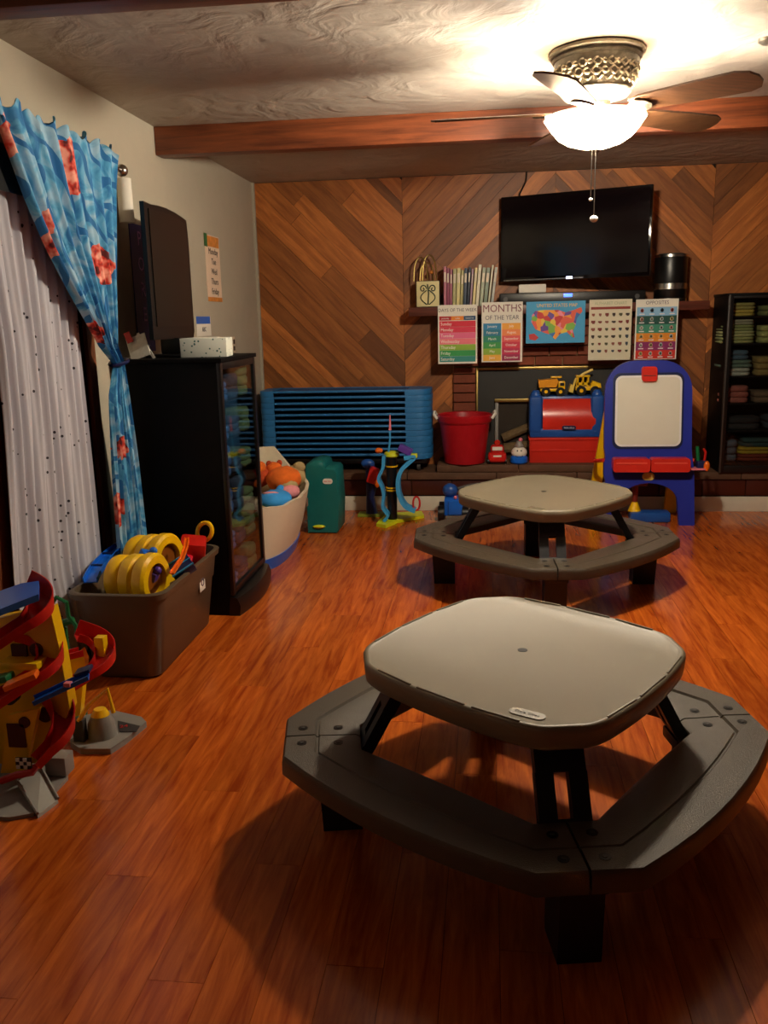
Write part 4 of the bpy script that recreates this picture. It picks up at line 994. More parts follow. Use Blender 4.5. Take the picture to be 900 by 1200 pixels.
for i, (dx, dy, dz, m_, cn) in enumerate(((-1.37, 3.30, 0.40, M_purple, 'purple'), (-1.43, 3.42, 0.45, M_brightblue, 'blue'), (-1.52, 3.66, 0.36, M_red, 'dark red'))):
    b = B(); b.box((0, 0, 0), (0.06, 0.05, 0.04), bev=0.01, rot=Euler((0.3*i, 0.4, 0.7*i)).to_matrix()); b.ball((0.03, 0, 0.02), 0.018, 10, 6)
    single(b, 'toy_figure', m_, 'little %s toy figure among the yellow rings in the bin' % cn, 'toy', (0, 0, 0)).location = (dx, dy, dz)
b = B(); b.b2(-1.58, -1.335, 3.2, 3.82, 0.018, 0.30, bev=0.02); single(b, 'toy_heap', mat('mixed_toys', '#4a2f1a', 0.6, var=0.8, scale=18), 'loose toys filling the lower part of the bin', 'toys', (-1.48, 3.5, 0.016))['kind'] = 'stuff'

# ------------------------------------------------------------------ ramp racing toys in the left foreground
def box_panel(poly, y, th, m, name, parent, holes=()):
    """yellow wall panel in the plane y"""
    b = B(); b.prism(poly, 'y', y-th/2, y+th/2); return b.build(name, m, parent, w=True)
ga = thing('ramp_tower', 'tall yellow toy ramp tower with red chutes and blue roof, nearest left', 'toy', (-1.46, 2.32, 0), 0, 'toy ramp towers')
def A(px, py, Y=2.34): p = at(px, py, Y); return (p.x, p.z)
box_panel([A(-30, 905), A(45, 905), A(72, 840), A(60, 770), A(48, 720), A(-30, 735)], 2.42, 0.05, M_yellow, 'tower_wall', ga)
box_panel([A(2, 905, 2.33), A(30, 905, 2.33), A(46, 830, 2.33), A(10, 838, 2.33)], 2.335, 0.02, M_yellow, 'front_panel', ga)
part('print_plate', M_maroon, ga, (A(13, 860)[0], A(33, 860)[0], 2.320, 2.325, A(13, 872)[1], A(13, 845)[1]), bev=0.0)
part('print_plate', M_maroon, ga, (A(4, 770)[0], A(22, 770)[0], 2.385, 2.394, A(13, 783)[1], A(13, 762)[1]), bev=0.0)
for i, (px, py, r_, Y_) in enumerate(((42, 762, 0.022, 2.39), (10, 818, 0.024, 2.32), (52, 838, 0.025, 2.39), (28, 847, 0.018, 2.32))):
    q = at(px, py, Y_); b = B(); b.cyl((q.x, Y_, q.z), (q.x, Y_+0.03, q.z), r_, n=20); b.build('round_window', M_maroon if i != 1 else M_black, ga, w=True)
# roof
q0 = A(-25, 745, 2.33)
b = B(); Rr = []
for px, py0, py1 in ((-30, 712, 745), (0, 699, 722), (25, 690, 712), (46, 687, 704)):
    a_, c_ = at(px, py0-2, 2.44), at(px, py1, 2.26); Rr.append([Vector((a_.x, 2.44, a_.z+0.012)), Vector((c_.x, 2.26, c_.z+0.02)), Vector((c_.x, 2.26, c_.z)), Vector((a_.x, 2.44, a_.z-0.008))])
b.rings(Rr); b.build('blue_roof', M_brightblue, ga, w=True)
for px, py in ((3, 709), (24, 702)):
    q = at(px, py, 2.34); b = B(); b.lathe([(0.012, -0.004), (0.012, 0.012)], (q.x, q.y, q.z), 14); b.build('roof_stud', M_navy, ga, w=True)
part('white_sign', M_paper, ga, (A(-4, 735)[0], A(9, 735)[0], 2.27, 2.276, A(0, 748)[1], A(0, 730)[1]), bev=0.001)
# red U-turn chutes; each goes round a half circle and descends
def chute(cx, cy, r_, zt_, zb_, a0, a1, parent, w_=0.05, h_=0.028, m=M_red, n=16, lead=0.0, lead0=None):
    pts = []
    for k in range(n+1):
        a = math.radians(a0+(a1-a0)*k/n); pts.append((cx+r_*math.cos(a), cy+r_*math.sin(a), zt_+(zb_-zt_)*k/n))
    if lead:
        d0 = Vector(pts[0])-Vector(pts[1]); d1 = Vector(pts[-1])-Vector(pts[-2]); d0.normalize(); d1.normalize()
        pts = ([Vector(pts[0])+d0*(lead if lead0 is None else lead0)] if lead0 != 0 else [])+pts+[Vector(pts[-1])+d1*lead]
    return trough(pts, w_, h_, m, 'chute', parent, both=False)
chute(-1.405, 2.37, 0.058, 0.61, 0.53, 110, -55, ga, lead=0.13, lead0=0, w_=0.07, h_=0.06)
chute(-1.395, 2.37, 0.062, 0.455, 0.365, 130, -55, ga, lead=0.13, lead0=0.03, w_=0.07, h_=0.06)
chute(-1.355, 2.36, 0.048, 0.265, 0.13, 130, -60, ga, lead=0.05, lead0=0.0, h_=0.06, w_=0.06)
part('orange_ramp', M_orange, ga)if False else None
b = B(); q = at(25, 797, 2.27); b.box(q, (0.10, 0.05, 0.018), rot=Euler((0, math.radians(-20), math.radians(15))).to_matrix(), bev=0.004); b.build('orange_gate', M_orange, ga, w=True)
b = B(); q = at(2, 795, 2.30); b.box(q, (0.06, 0.05, 0.02), rot=Euler((0, math.radians(-15), 0)).to_matrix(), bev=0.004); b.build('green_gate', M_green, ga, w=True)
part('yellow_ledge', M_yellow, ga, (A(0, 780)[0], A(45, 780)[0], 2.33, 2.40, A(20, 784)[1], A(20, 776)[1]))
# grey landing base
b = B()
g = [atz(*q, 0.0) for q in ((-30, 960), (12, 962), (40, 957), (80, 914), (80, 893), (60, 880), (-30, 885))]
b.rings([[Vector((p.x, p.y, 0)) for p in g], [Vector((p.x, p.y, 0.012)) for p in g]]); b.build('grey_base', M_grey, ga, w=True)
b = B(); P0, P1, P2, P3 = at(20, 916, 2.30), at(48, 900, 2.36), atz(68, 937, 0.012), atz(44, 955, 0.012)
b.rings([[P0, P1, P2, P3], [p-Vector((0, 0, 0.012)) for p in (P0, P1, P2, P3)]]); b.build('exit_ramp', mat('pale_grey_plastic', '#b0b0a8', 0.35), ga, w=True)
for a_, c_ in ((P0, P3), (P1, P2)):
    b = B(); b.tube([a_+Vector((0, 0, 0.004)), c_+Vector((0, 0, 0.004))], 0.005, 6); b.build('ramp_rail', M_grey, ga, w=True)
b = B(); q = at(65, 905, 2.37); b.box((q.x, 2.40, 0.045), (0.07, 0.06, 0.066), bev=0.006); b.build('side_block', M_grey, ga, w=True)
b = B(); b.tube([at(2, 915, 2.29), at(20, 908, 2.28), at(38, 905, 2.29), at(42, 898, 2.31)], 0.012, 8); b.build('red_car_rail', M_red, ga, w=True)
b = B()
q = at(30, 893, 2.30)
for i in range(4):
    for j in range(3):
        if (i+j) % 2 == 0: b.box((q.x-0.02+i*0.012, 2.29, q.z-0.012+j*0.012), (0.0118, 0.003, 0.0118))
b.build('chequered_print', M_paper, ga, w=True, smooth=0)
b = B(); b.box((q.x-0.002, 2.293, q.z), (0.052, 0.003, 0.038)); b.build('chequer_backing', M_black, ga, w=True, smooth=0)

gb = thing('ramp_tower', 'smaller yellow toy ramp tower with blue slide and grey dock, behind the nearer one', 'toy', (-1.36, 2.64, 0), 0, 'toy ramp towers')
YBT = 2.66
box_panel([A(78, 842, YBT), A(96, 836, YBT), A(102, 772, YBT), A(97, 760, YBT), A(72, 778, YBT), A(70, 812, YBT)], YBT, 0.03, M_yellow, 'tower_wall', gb)
part('yellow_post', M_yellow, gb, (A(113, 760, YBT)[0], A(124, 760, YBT)[0], YBT-0.015, YBT+0.02, A(118, 775, YBT)[1], A(118, 746, YBT)[1]))
b = B(); b.tube([at(133, 835, YBT-0.05), at(126, 808, YBT-0.05), at(104, 826, YBT-0.06), at(92, 845, YBT-0.07)], 0.008, 8); b.build('yellow_brace', M_yellow, gb, w=True)
chute(-1.338, 2.63, 0.058, 0.36, 0.27, 130, -60, gb, lead=0.12, lead0=0.02, w_=0.06, h_=0.055)
trough([at(35, 757, 2.58), at(52, 765, 2.56), at(72, 772, 2.57), at(95, 766, 2.62)], 0.035, 0.018, M_red, 'chute', gb)
b = B(); q0, q1 = at(40, 822, 2.325), at(104, 792, 2.39)
trough([q0, q1], 0.045, 0.010, M_brightblue, 'blue_slide', gb)
q = at(82, 802, 2.36); b.box(q+Vector((0, -0.012, 0.006)), (0.02, 0.02, 0.012)); b.build('toy_driver', M_pink, gb, w=True)
b = B(); q = at(98, 786, 2.42); b.box(q, (0.05, 0.05, 0.012), rot=Euler((0, -0.3, 0.2)).to_matrix(), bev=0.003); b.build('navy_hatch', M_navy, gb, w=True)
b = B(); g = [atz(*q, 0.0) for q in ((83, 876), (95, 884), (130, 884), (148, 872), (172, 852), (166, 846), (132, 838), (95, 845), (84, 858))]
b.rings([[p for p in g], [p+Vector((0, 0, 0.02)) for p in g], [p*0.999+Vector((0, 0, 0.022)) for p in g]]); b.build('dock_base', M_grey, gb, w=True)
g = [atz(*q, 0.023) for q in ((138, 845), (164, 851), (160, 858), (140, 858))]
b = B(); b.rings([[p for p in g], [p+Vector((0, 0, 0.002)) for p in g]]); b.build('dock_panel', M_dgrey, gb, w=True, smooth=0)
text('dock_number', '24', 0.03, atz(145, 851, 0.026), Matrix.Rotation(0.4, 3, 'Z'), M_red, gb)
q = atz(120, 862, 0.02); b = B(); b.lathe([(0.05, 0), (0.045, 0.05), (0.03, 0.08)], tuple(q), 18); b.build('round_silo', M_grey, gb, w=True)
b = B(); b.lathe([(0.032, 0.078), (0.02, 0.1)], tuple(q), 18); b.build('silo_cap', M_yellow, gb, w=True)
q = atz(95, 868, 0.02); b = B(); b.box(q+Vector((0, 0, 0.04)), (0.04, 0.03, 0.08), bev=0.004); b.build('dark_gate', M_dgrey, gb, w=True)
gl_ = thing('green_loop_track', 'green looping toy track standing behind the ramp towers', 'toy', (-1.46, 2.82, 0))
b = B(); b.tube([at(58, 712, 2.80), at(66, 700, 2.80), at(78, 706, 2.80), at(80, 722, 2.80), at(88, 732, 2.80), at(92, 745, 2.80)], 0.008, 8); b.build('loop_rail', M_green, gl_, w=True)
b = B(); b.tube([at(56, 735, 2.82), at(66, 742, 2.82), at(74, 730, 2.82), at(86, 727, 2.82)], 0.014, 8); b.build('loop_rail', M_green, gl_, w=True)
q = at(75, 735, 2.82); b = B(); b.cyl((q.x, 2.82, 0.0), (q.x, 2.82, q.z), 0.012, n=10); b.cyl((q.x, 2.82, 0.0), (q.x, 2.82, 0.01), 0.05, n=18); b.build('stand', M_green, gl_, w=True)

# ------------------------------------------------------------------ boat-shaped toy box with plush toys
bo_ = thing('boat_toy_box', 'cream curved boat shaped toy box with blue base beside the black cabinet', 'toy box', (-1.40, 5.10, 0))
bc = (-1.40, 5.10)
def boat(a, bb, n=40, e=2.5):
    out = []
    for k in range(n):
        t = 2*PI*k/n; c, s_ = math.cos(t), math.sin(t)
        out.append((bc[0]+a*math.copysign(abs(c)**(2/e), c), bc[1]+bb*math.copysign(abs(s_)**(2/e), s_)))
    return out
def zrim(p):
    f = (p[1]-bc[1])/0.5
    left_ = max(0.0, (-1.24-p[0])/0.16)
    return 0.385+0.035*max(0, f)+0.19*min(1, left_)*max(0, 0.5+0.5*f) + 0.006*math.sin(p[1]*30)
o1, o2 = boat(0.255, 0.47), boat(0.275, 0.50)
b = B(); zb_ = 0.075
b.rings([[Vector((p[0], p[1], 0.0)) for p in boat(0.20, 0.45)], [Vector((p[0], p[1], 0.035)) for p in boat(0.212, 0.465)], [Vector((p[0], p[1], zb_)) for p in boat(0.224, 0.476)]]); b.build('blue_base', M_brightblue, bo_, w=True, smooth=50)
mid_ = [boat(0.218+0.082*t**0.8, 0.470+0.030*t) for t in (0, .33, .66, 1)]
outer = [[Vector((p[0], p[1], zb_+(zrim(p)-zb_)*t)) for p in poly] for poly, t in zip(mid_, (0, .33, .66, 1))]
inner = [[Vector((bc[0]+(p.x-bc[0])*0.93, bc[1]+(p.y-bc[1])*0.96, p.z if t > 0 else p.z+0.02)) for p in r_] for r_, t in zip(reversed(outer), (1, .66, .33, 0))]
b = B(); b.rings(outer+inner, cap=(False, True)); b.build('hull', M_cream, bo_, w=True, smooth=50)
q = X = None
b = B(); b.box((-1.118, 5.25, 0.30), (0.003, 0.03, 0.05)); b.build('small_decal', mat('decal_brown', '#8a6a58', 0.6), bo_, w=True)
def plush(label, c, parts_, m, group='soft toys heaped in the boat toy box'):
    t = thing('plush_toy', label, 'soft toy', c, 0, group)
    for nme, off, r_, mm in parts_:
        b = B(); b.ball((0, 0, 0), r_, 16, 10)
        for v in b.bm.verts: v.co = v.co*(1+0.05*math.sin(v.co.x*90)*math.sin(v.co.y*80+v.co.z*70))+Vector(off)
        b.build(nme, mm or m, t, smooth=80)
    return t
Fo = mat('orange_plush', '#e0681a', 0.95, var=0.35, scale=18, bump=0.6); Fb = mat('blue_plush', '#2f8fd8', 0.9, var=0.15, bump=0.5); Fp = mat('pink_plush', '#d88a90', 0.95, var=0.4, scale=30); Ft = mat('tan_plush', '#b09a6a', 0.95, var=0.3, scale=20); Fr = mat('rust_plush', '#a83c14', 0.95, var=0.3)
plush('big orange plush toy with tan side on top of the heap', (-1.25, 5.20, 0.455), [('body', (0, 0, 0), (0.11, 0.13, 0.08), Fo), ('belly', (0.03, -0.05, -0.03), (0.07, 0.08, 0.06), Ft), ('head', (-0.07, 0.05, 0.05), (0.055, 0.055, 0.05), Fo), ('ear', (-0.10, 0.04, 0.09), (0.018, 0.014, 0.02), Fr), ('ear', (-0.04, 0.07, 0.09), (0.018, 0.014, 0.02), Fr)], Fo)
plush('sky blue plush fish in the near part of the toy box', (-1.24, 4.92, 0.385), [('body', (0, 0, 0), (0.10, 0.14, 0.055), Fb), ('tail', (0.0, 0.14, 0.02), (0.03, 0.05, 0.04), Fb), ('fin_stripe', (-0.01, -0.05, 0.045), (0.05, 0.012, 0.012), Fp)], Fb)
plush('pink and white plush toy between the orange and blue ones', (-1.20, 5.10, 0.395), [('body', (0, 0, 0), (0.07, 0.08, 0.045), Fp), ('head', (0.0, 0.05, 0.04), (0.035, 0.035, 0.03), Fp)], Fp)
plush('rust orange plush toy at the left rear of the toy box', (-1.42, 5.22, 0.47), [('body', (0, 0, 0), (0.09, 0.09, 0.07), Fr), ('head', (0.02, -0.03, 0.06), (0.045, 0.045, 0.04), Fo)], Fr)
plush('tan plush toy at the far end of the toy box', (-1.22, 5.38, 0.44), [('body', (0, 0, 0), (0.07, 0.06, 0.07), Ft), ('head', (0.03, 0.0, 0.06), (0.04, 0.035, 0.035), Ft)], Ft)
b = B(); b.rings([[Vector((p[0], p[1], z)) for p in scl(boat(0.20, 0.44), f, bc)] for z, f in ((0.1, 1), (0.36, 1), (0.375, 0.8))])
single(b, 'plush_heap', Ft, 'soft toys filling the boat toy box below the top ones', 'soft toys', (-1.40, 5.10, 0.1))['kind'] = 'stuff'

# teal plastic step box
tl_ = thing('teal_play_box', 'teal plastic play box with white oval badge beside the boat toy box', 'toy box', (-1.10, 5.75, 0))
YT = 5.64
T_ = lambda px, py: (at(px, py, YT).x, at(px, py, YT).z)
xa, xb = T_(356, 600)[0]+0.02, T_(396, 600)[0]
prof = [(xa, 0.0), (xb-0.012, 0.0), (xb, 0.02), (xb+0.008, 0.20), (xb, 0.425), (xb-0.015, 0.445), (xb-0.075, 0.45), (xb-0.08, 0.475), (xb-0.10, 0.492), (xb-0.145, 0.497), (xa+0.01, 0.475), (xa, 0.45)]
b = B(); c0 = (sum(p[0] for p in prof)/len(prof), 0.23)
b.rings([[Vector((p[0], y_, max(0, p[1]))) for p in (scl(prof, f, c0) if f != 1 else prof)] for y_, f in ((YT, 0.96), (YT+0.012, 1), (YT+0.27, 1), (YT+0.285, 0.96))])
b.build('box_shell', M_teal, tl_, w=True, smooth=50)
bx_, bz_ = T_(384, 564)
b = B(); b.prism(rrect(bx_-0.033, bx_+0.033, bz_-0.018, bz_+0.018, 0.017), 'y', YT-0.004, YT+0.004); bd = b.build('badge', M_paper, tl_, w=True)
text('badge_lettering', 'little tikes', 0.013, (bx_, YT-0.0046, bz_), FRONT, M_red, tl_)
b = B(); bx_, bz_ = T_(374, 617); b.ball((bx_, YT, bz_), (0.045, 0.02, 0.012), 12, 6); b.build('yellow_patch', M_lime, tl_, w=True)

# ------------------------------------------------------------------ stack of blue cots
cx0, cx1, cy0, cy1 = -1.700, -0.41, 6.40, 6.735
zc0, pitch_, NC = 0.385, 0.0432, 12
dl = thing('cot_gap_filler', 'low black carrier frame under the stack of blue cots', 'carrier', (-1.05, 6.57, ZH))  # added black stand-in for the dark shadow below the lowest cot
part('gap_deck', M_black, dl, (cx0+0.04, cx1-0.04, cy0+0.03, cy1-0.02, ZH+0.06, zc0))
for (xx, yy) in ((cx0+0.1, cy0+0.07), (cx1-0.1, cy0+0.07), (cx0+0.1, cy1-0.07), (cx1-0.1, cy1-0.07)):
    b = B(); b.cyl((xx-0.012, yy, ZH+0.03), (xx+0.012, yy, ZH+0.03), 0.03, n=14); b.build('filler_roller', M_dgrey, dl, w=True)
def cot():
    t = thing('stacking_cot', '', 'cot', (0, 0, 0), 0, 'stacked blue cots against the back wall')
    for s_ in (-1, 1):
        L_ = cx1-cx0; wd = cy1-cy0; h = pitch_-0.0015; xe = L_/2; pts = []
        r_ = 0.06 if s_ < 0 else 0.11; wi = 0.115 if s_ < 0 else 0.19
        for k in range(7): a = -PI/2+PI/2*k/6; pts.append((xe-r_+r_*math.cos(a), -wd/2+r_+r_*math.sin(a)))
        for k in range(7): a = PI/2*k/6; pts.append((xe-r_+r_*math.cos(a), wd/2-r_+r_*math.sin(a)))
        pts += [(xe-wi, wd/2), (xe-wi+0.02, wd/2-0.04), (xe-wi+0.02, -wd/2+0.04), (xe-wi, -wd/2)]
        pts = [(p[0]*s_, p[1]) for p in pts]
        b = B(); b.rings([[Vector((p[0]*f, p[1]*f, z)) for p in pts] for z, f in ((0, 0.997), (0.004, 1), (h-0.004, 1), (h, 0.997))]); b.build('end_frame', M_cot, t, smooth=50)
    for s_ in (-1, 1):
        b = B(); b.box((-0.035, s_*(cy1-cy0-0.03)/2, 0.034), (cx1-cx0-0.30, 0.026, 0.017), bev=0.006); b.build('side_rail', M_cot, t)
    b = B(); b.box((-0.035, 0, 0.036), (cx1-cx0-0.30, cy1-cy0-0.05, 0.004)); b.build('fabric_bed', mat('cot_fabric', '#1c4f88', 0.9), t)
    return t
ct = cot(); rank = ['bottom', 'second from the bottom', 'third from the bottom', 'fourth from the bottom', 'fifth from the bottom', 'sixth from the bottom', 'sixth from the top', 'fifth from the top', 'fourth from the top', 'third from the top', 'second from the top', 'top']
for k in range(NC):
    c = ct if k == 0 else copy_tree(ct)
    c.location = ((cx0+cx1)/2+0.002*math.sin(k*2.1), (cy0+cy1)/2, zc0+k*pitch_)
    c['label'] = 'blue plastic stacking cot, %s cot of the stack at the back wall' % rank[k]

# ------------------------------------------------------------------ track tower toy (yellow base, sky blue tracks)
tt = thing('race_track_toy', 'sky blue curved race track toy with black tower on a lime green base', 'toy', (-0.60, 5.98, 0))
YT = 5.95
b = B(); g = [atz(*q, 0.0) for q in ((441, 617), (452, 619), (466, 613), (482, 610), (497, 607), (494, 602), (478, 603), (462, 604), (452, 607), (446, 611))]
b.rings([g, [p+Vector((0, 0, 0.022)) for p in g]]); b.build('base_plate', M_lime, tt, w=True)
def ribbon(pts, w_, th, m, name, parent):
    """flat band whose width runs along y"""
    rs = []
    pts = [Vector(p) for p in pts]
    for i, p in enumerate(pts):
        d = (pts[min(i+1, len(pts)-1)]-pts[max(i-1, 0)]).normalized(); s_ = Vector((0, 1, 0)); s_ = (s_-d*s_.dot(d)).normalized(); n_ = d.cross(s_)
        rs.append([p+s_*w_/2+n_*th/2, p-s_*w_/2+n_*th/2, p-s_*w_/2-n_*th/2, p+s_*w_/2-n_*th/2])
    b = B(); b.rings(rs); return b.build(name, m, parent, w=True, smooth=60)
def smooth_pts(P, n=4):
    P = [Vector(p) for p in P]; out = []
    for i in range(len(P)-1):
        p0, p1, p2, p3 = P[max(i-1, 0)], P[i], P[i+1], P[min(i+2, len(P)-1)]
        for k in range(n):
            t = k/n; out.append(0.5*((2*p1)+(p2-p0)*t+(2*p0-5*p1+4*p2-p3)*t*t+(3*p1-p0-3*p2+p3)*t**3))
    return out+[P[-1]]
ribbon(smooth_pts([at(x_, y_, YT) for x_, y_ in ((487, 598), (475, 592), (468, 578), (467, 562), (471, 550), (479, 542), (486, 535), (474, 536))]), 0.09, 0.028, M_skyblue, 'curved_track', tt)
ribbon(smooth_pts([at(x_, y_, YT-0.02) for x_, y_ in ((450, 534), (449, 548), (444, 560), (448, 570), (450, 580), (449, 594), (455, 603), (450, 610))]), 0.07, 0.02, M_skyblue, 'curved_track', tt)
b = B()
q = at(459, 560, YT+0.05); b.cyl((q.x, q.y, 0.02), (q.x, q.y, at(459, 534, YT+0.05).z), 0.034, 0.04, 18); b.build('tower', M_black, tt, w=True)
for py in (546, 574, 571): 
    qq = at(459, py, YT+0.05); b = B(); b.lathe([(0.036, -0.005), (0.044, -0.004), (0.044, 0.004), (0.036, 0.005)], tuple(qq), 20); b.build('yellow_ring', M_yellow, tt, w=True)
qq = at(459, 532, YT+0.05); b = B(); b.lathe([(0.045, -0.02), (0.055, -0.012), (0.05, 0.012), (0.03, 0.02)], tuple(qq), 18); b.build('lime_cap', M_lime, tt, w=True)
qq = at(475, 527, YT); b = B(); b.box(qq, (0.10, 0.07, 0.05), rot=Euler((0, math.radians(28), 0)).to_matrix(), bev=0.01); b.build('purple_launcher', M_purple, tt, w=True)
qq = at(485, 534, YT); b = B(); b.box(qq, (0.05, 0.05, 0.03), bev=0.008); b.build('lime_catch', M_lime, tt, w=True)
qq = at(444, 528, YT); b = B(); b.ball(qq, (0.028, 0.025, 0.02)); b.build('orange_gate', M_orange, tt, w=True)
b = B(); b.tube([at(455, 532, YT+0.03), at(457, 515, YT+0.03), at(457, 504, YT+0.03)], 0.007, 8); ma = b.build('mast', M_skyblue, tt, w=True)
b = B(); b.tube([at(457, 504, YT+0.03), at(457, 486, YT+0.03)], [0.010, 0.004], 8); b.build('mast_tip', M_pink, ma, w=True)
b = B(); b.tube([at(488+4*math.cos(2*PI*k/16), 590+8*math.sin(2*PI*k/16), YT) for k in range(16)], 0.007, 8, closed=True); b.build('red_loop', M_red, tt, w=True)
b = B(); b.tube([at(459, 600, YT+0.05), at(458, 585, YT+0.05)], 0.012, 8); b.build('red_stem', M_red, tt, w=True)
rt = thing('rocket_toy', 'dark blue toy tower with red and orange sides behind the race track toy', 'toy', (-0.93, 6.22, 0))
b = B(); b.box(at(436, 602, 6.2)+Vector((0, 0, -0.0)), (0.2, 0.12, 0.02), bev=0.006)
zmin = min(v.co.z for v in b.bm.verts)
for v in b.bm.verts: v.co.z -= zmin
b.build('base_plate', mat('olive_plastic', '#8a9a30', 0.4), rt, w=True)
q = at(435, 560, 6.2); b = B(); b.tube([(q.x, 6.2, 0.015), (q.x-0.01, 6.2, 0.14), (q.x+0.01, 6.2, 0.28), (q.x-0.01, 6.2, 0.40)], [0.045, 0.03, 0.05, 0.03], 12); b.build('tower', M_navy, rt, w=True)
b = B(); b.box((q.x+0.02, 6.15, 0.31), (0.07, 0.04, 0.12), rot=Euler((0, 0.3, 0)).to_matrix(), bev=0.01); b.build('red_side', M_red, rt, w=True)
b = B(); b.ball((q.x+0.05, 6.14, 0.25), (0.02, 0.02, 0.03)); b.build('orange_knob', M_orange, rt, w=True)
b = B(); b.ball((q.x-0.02, 6.18, 0.39), (0.05, 0.03, 0.035)); b.build('blue_head', M_blue, rt, w=True)

# ------------------------------------------------------------------ on the hearth
tub = thing('red_tub', 'round crimson plastic tub with white rope handles on the hearth', 'tub', (-0.166, 6.49, ZS))
b = B(); b.lathe([(0.135, 0), (0.15, 0.008), (0.185, 0.30), (0.198, 0.31), (0.203, 0.325), (0.205, 0.36), (0.198, 0.366), (0.19, 0.36), (0.178, 0.30), (0.14, 0.012)], n=40); b.build('tub_body', M_redtub, tub, smooth=40)
for s_ in (-1, 1):
    b = B(); b.tube([(s_*0.20, -0.05, 0.335), (s_*0.225, -0.045, 0.37), (s_*0.222, -0.02, 0.385), (s_*0.218, 0.02, 0.375), (s_*0.20, 0.05, 0.335)], 0.011, 8); b.build('rope_handle', M_paper, tub)
tc_ = thing('toy_car', 'small red toy car facing forward beside the tub', 'toy', (0.075, 6.45, ZS), 0, 'two small toys with faces on the hearth')
b = B(); b.box((0, 0, 0.05), (0.135, 0.12, 0.075), bev=0.03, seg=3); b.build('body', M_red, tc_)
b = B(); b.box((0, 0.015, 0.105), (0.10, 0.09, 0.07), bev=0.03, seg=3); b.build('cab', M_red, tc_)
b = B(); b.box((0, -0.035, 0.115), (0.075, 0.01, 0.028), bev=0.004); b.build('windscreen', M_paper, tc_)
b = B(); b.box((0, -0.060, 0.062), (0.06, 0.006, 0.014), bev=0.003); b.build('grille', M_paper, tc_)
for s_ in (-1, 1):
    b = B(); b.cyl((s_*0.052, -0.03, 0.022), (s_*0.07, -0.03, 0.022), 0.022, n=14); b.build('wheel', M_black, tc_)
    b = B(); b.cyl((s_*0.052, 0.04, 0.022), (s_*0.07, 0.04, 0.022), 0.022, n=14); b.build('wheel', M_black, tc_)
b = B(); b.lathe([(0.02, 0.14), (0.024, 0.16), (0.01, 0.175)], n=12); b.build('red_light', M_redlid, tc_)
tn = thing('smiling_toy', 'small white faced toy on blue base beside the red play chest', 'toy', (0.235, 6.45, ZS), 0, 'two small toys with faces on the hearth')
b = B(); b.lathe([(0.052, 0), (0.064, 0.012), (0.064, 0.045), (0.05, 0.06)], n=24); b.build('base', M_brightblue, tn)
b = B(); b.ball((0, -0.005, 0.082), (0.058, 0.05, 0.045), 20, 12); b.build('face', M_paper, tn, smooth=80)
b = B(); b.tube([(0.028*math.sin(t_), -0.053-0.001, 0.075-0.022*math.cos(t_)) for t_ in [(-1+2*k/10)*1.1 for k in range(11)]], 0.002, 5); b.build('smile', M_black, tn)
for s_ in (-1, 1): b = B(); b.ball((s_*0.014, -0.05, 0.10), (0.005, 0.004, 0.007), 8, 6); b.build('eye', M_black, tn)
b = B(); b.lathe([(0.03, 0.118), (0.034, 0.13), (0.022, 0.15), (0.02, 0.165)], n=16); b.build('grey_hat', M_grey, tn)
b = B(); b.ball((0.01, 0, 0.175), 0.016, 10, 7); b.build('hat_knob', M_pink, tn)

ch = thing('play_chest', 'red and blue plastic play chest with curved lid on the hearth', 'toy', (0.572, 6.6, ZS))
b = B(); b.b2(0.312, 0.835, 6.46, 6.665, ZS, 0.53, bev=0.008)
b.b2(0.305, 0.842, 6.453, 6.665, 0.512, 0.532, bev=0.004); b.b2(0.318, 0.829, 6.455, 6.462, 0.43, 0.445, bev=0.002); b.build('red_base', M_redlid, ch, w=True)
b = B(); b.b2(0.312, 0.84, 6.47, 6.665, 0.533, 0.60, bev=0.015); b.b2(0.34, 0.81, 6.53, 6.665, 0.58, 0.83, bev=0.02)
for xx in (0.355, 0.797): b.box((xx, 6.56, 0.70), (0.095, 0.19, 0.28), bev=0.03, seg=3); b.lathe([(0.04, 0.82), (0.038, 0.85), (0.02, 0.875)], (xx-0.0, 6.53, 0), 14)
b.build('blue_body', M_blue, ch, w=True)
b = B(); nn = 12
rr1 = []
for k in range(nn+1):
    t = k/nn; z = 0.575+0.235*t; yy = 6.475-0.02*math.sin(PI*t)+0.055*t*t
    wv = 0.19*(1-0.03*(1-min(1, min(t, 1-t)*6))) ; rr1.append([Vector((0.595-wv, yy, z)), Vector((0.595+wv, yy, z)), Vector((0.595+wv, yy+0.06, z)), Vector((0.595-wv, yy+0.06, z))])
b.rings(rr1); ld = b.build('lid', M_redlid, ch, w=True, smooth=50)
b = B(); b.prism(rrect(0.545, 0.645, 0.593, 0.62, 0.013), 'y', 6.447, 6.47); b.build('badge', M_navy, ch, w=True)
text('badge_lettering', 'little tikes', 0.019, (0.595, 6.4462, 0.6065), FRONT, mat('badge_white', '#c8d4e8', 0.5), ch)

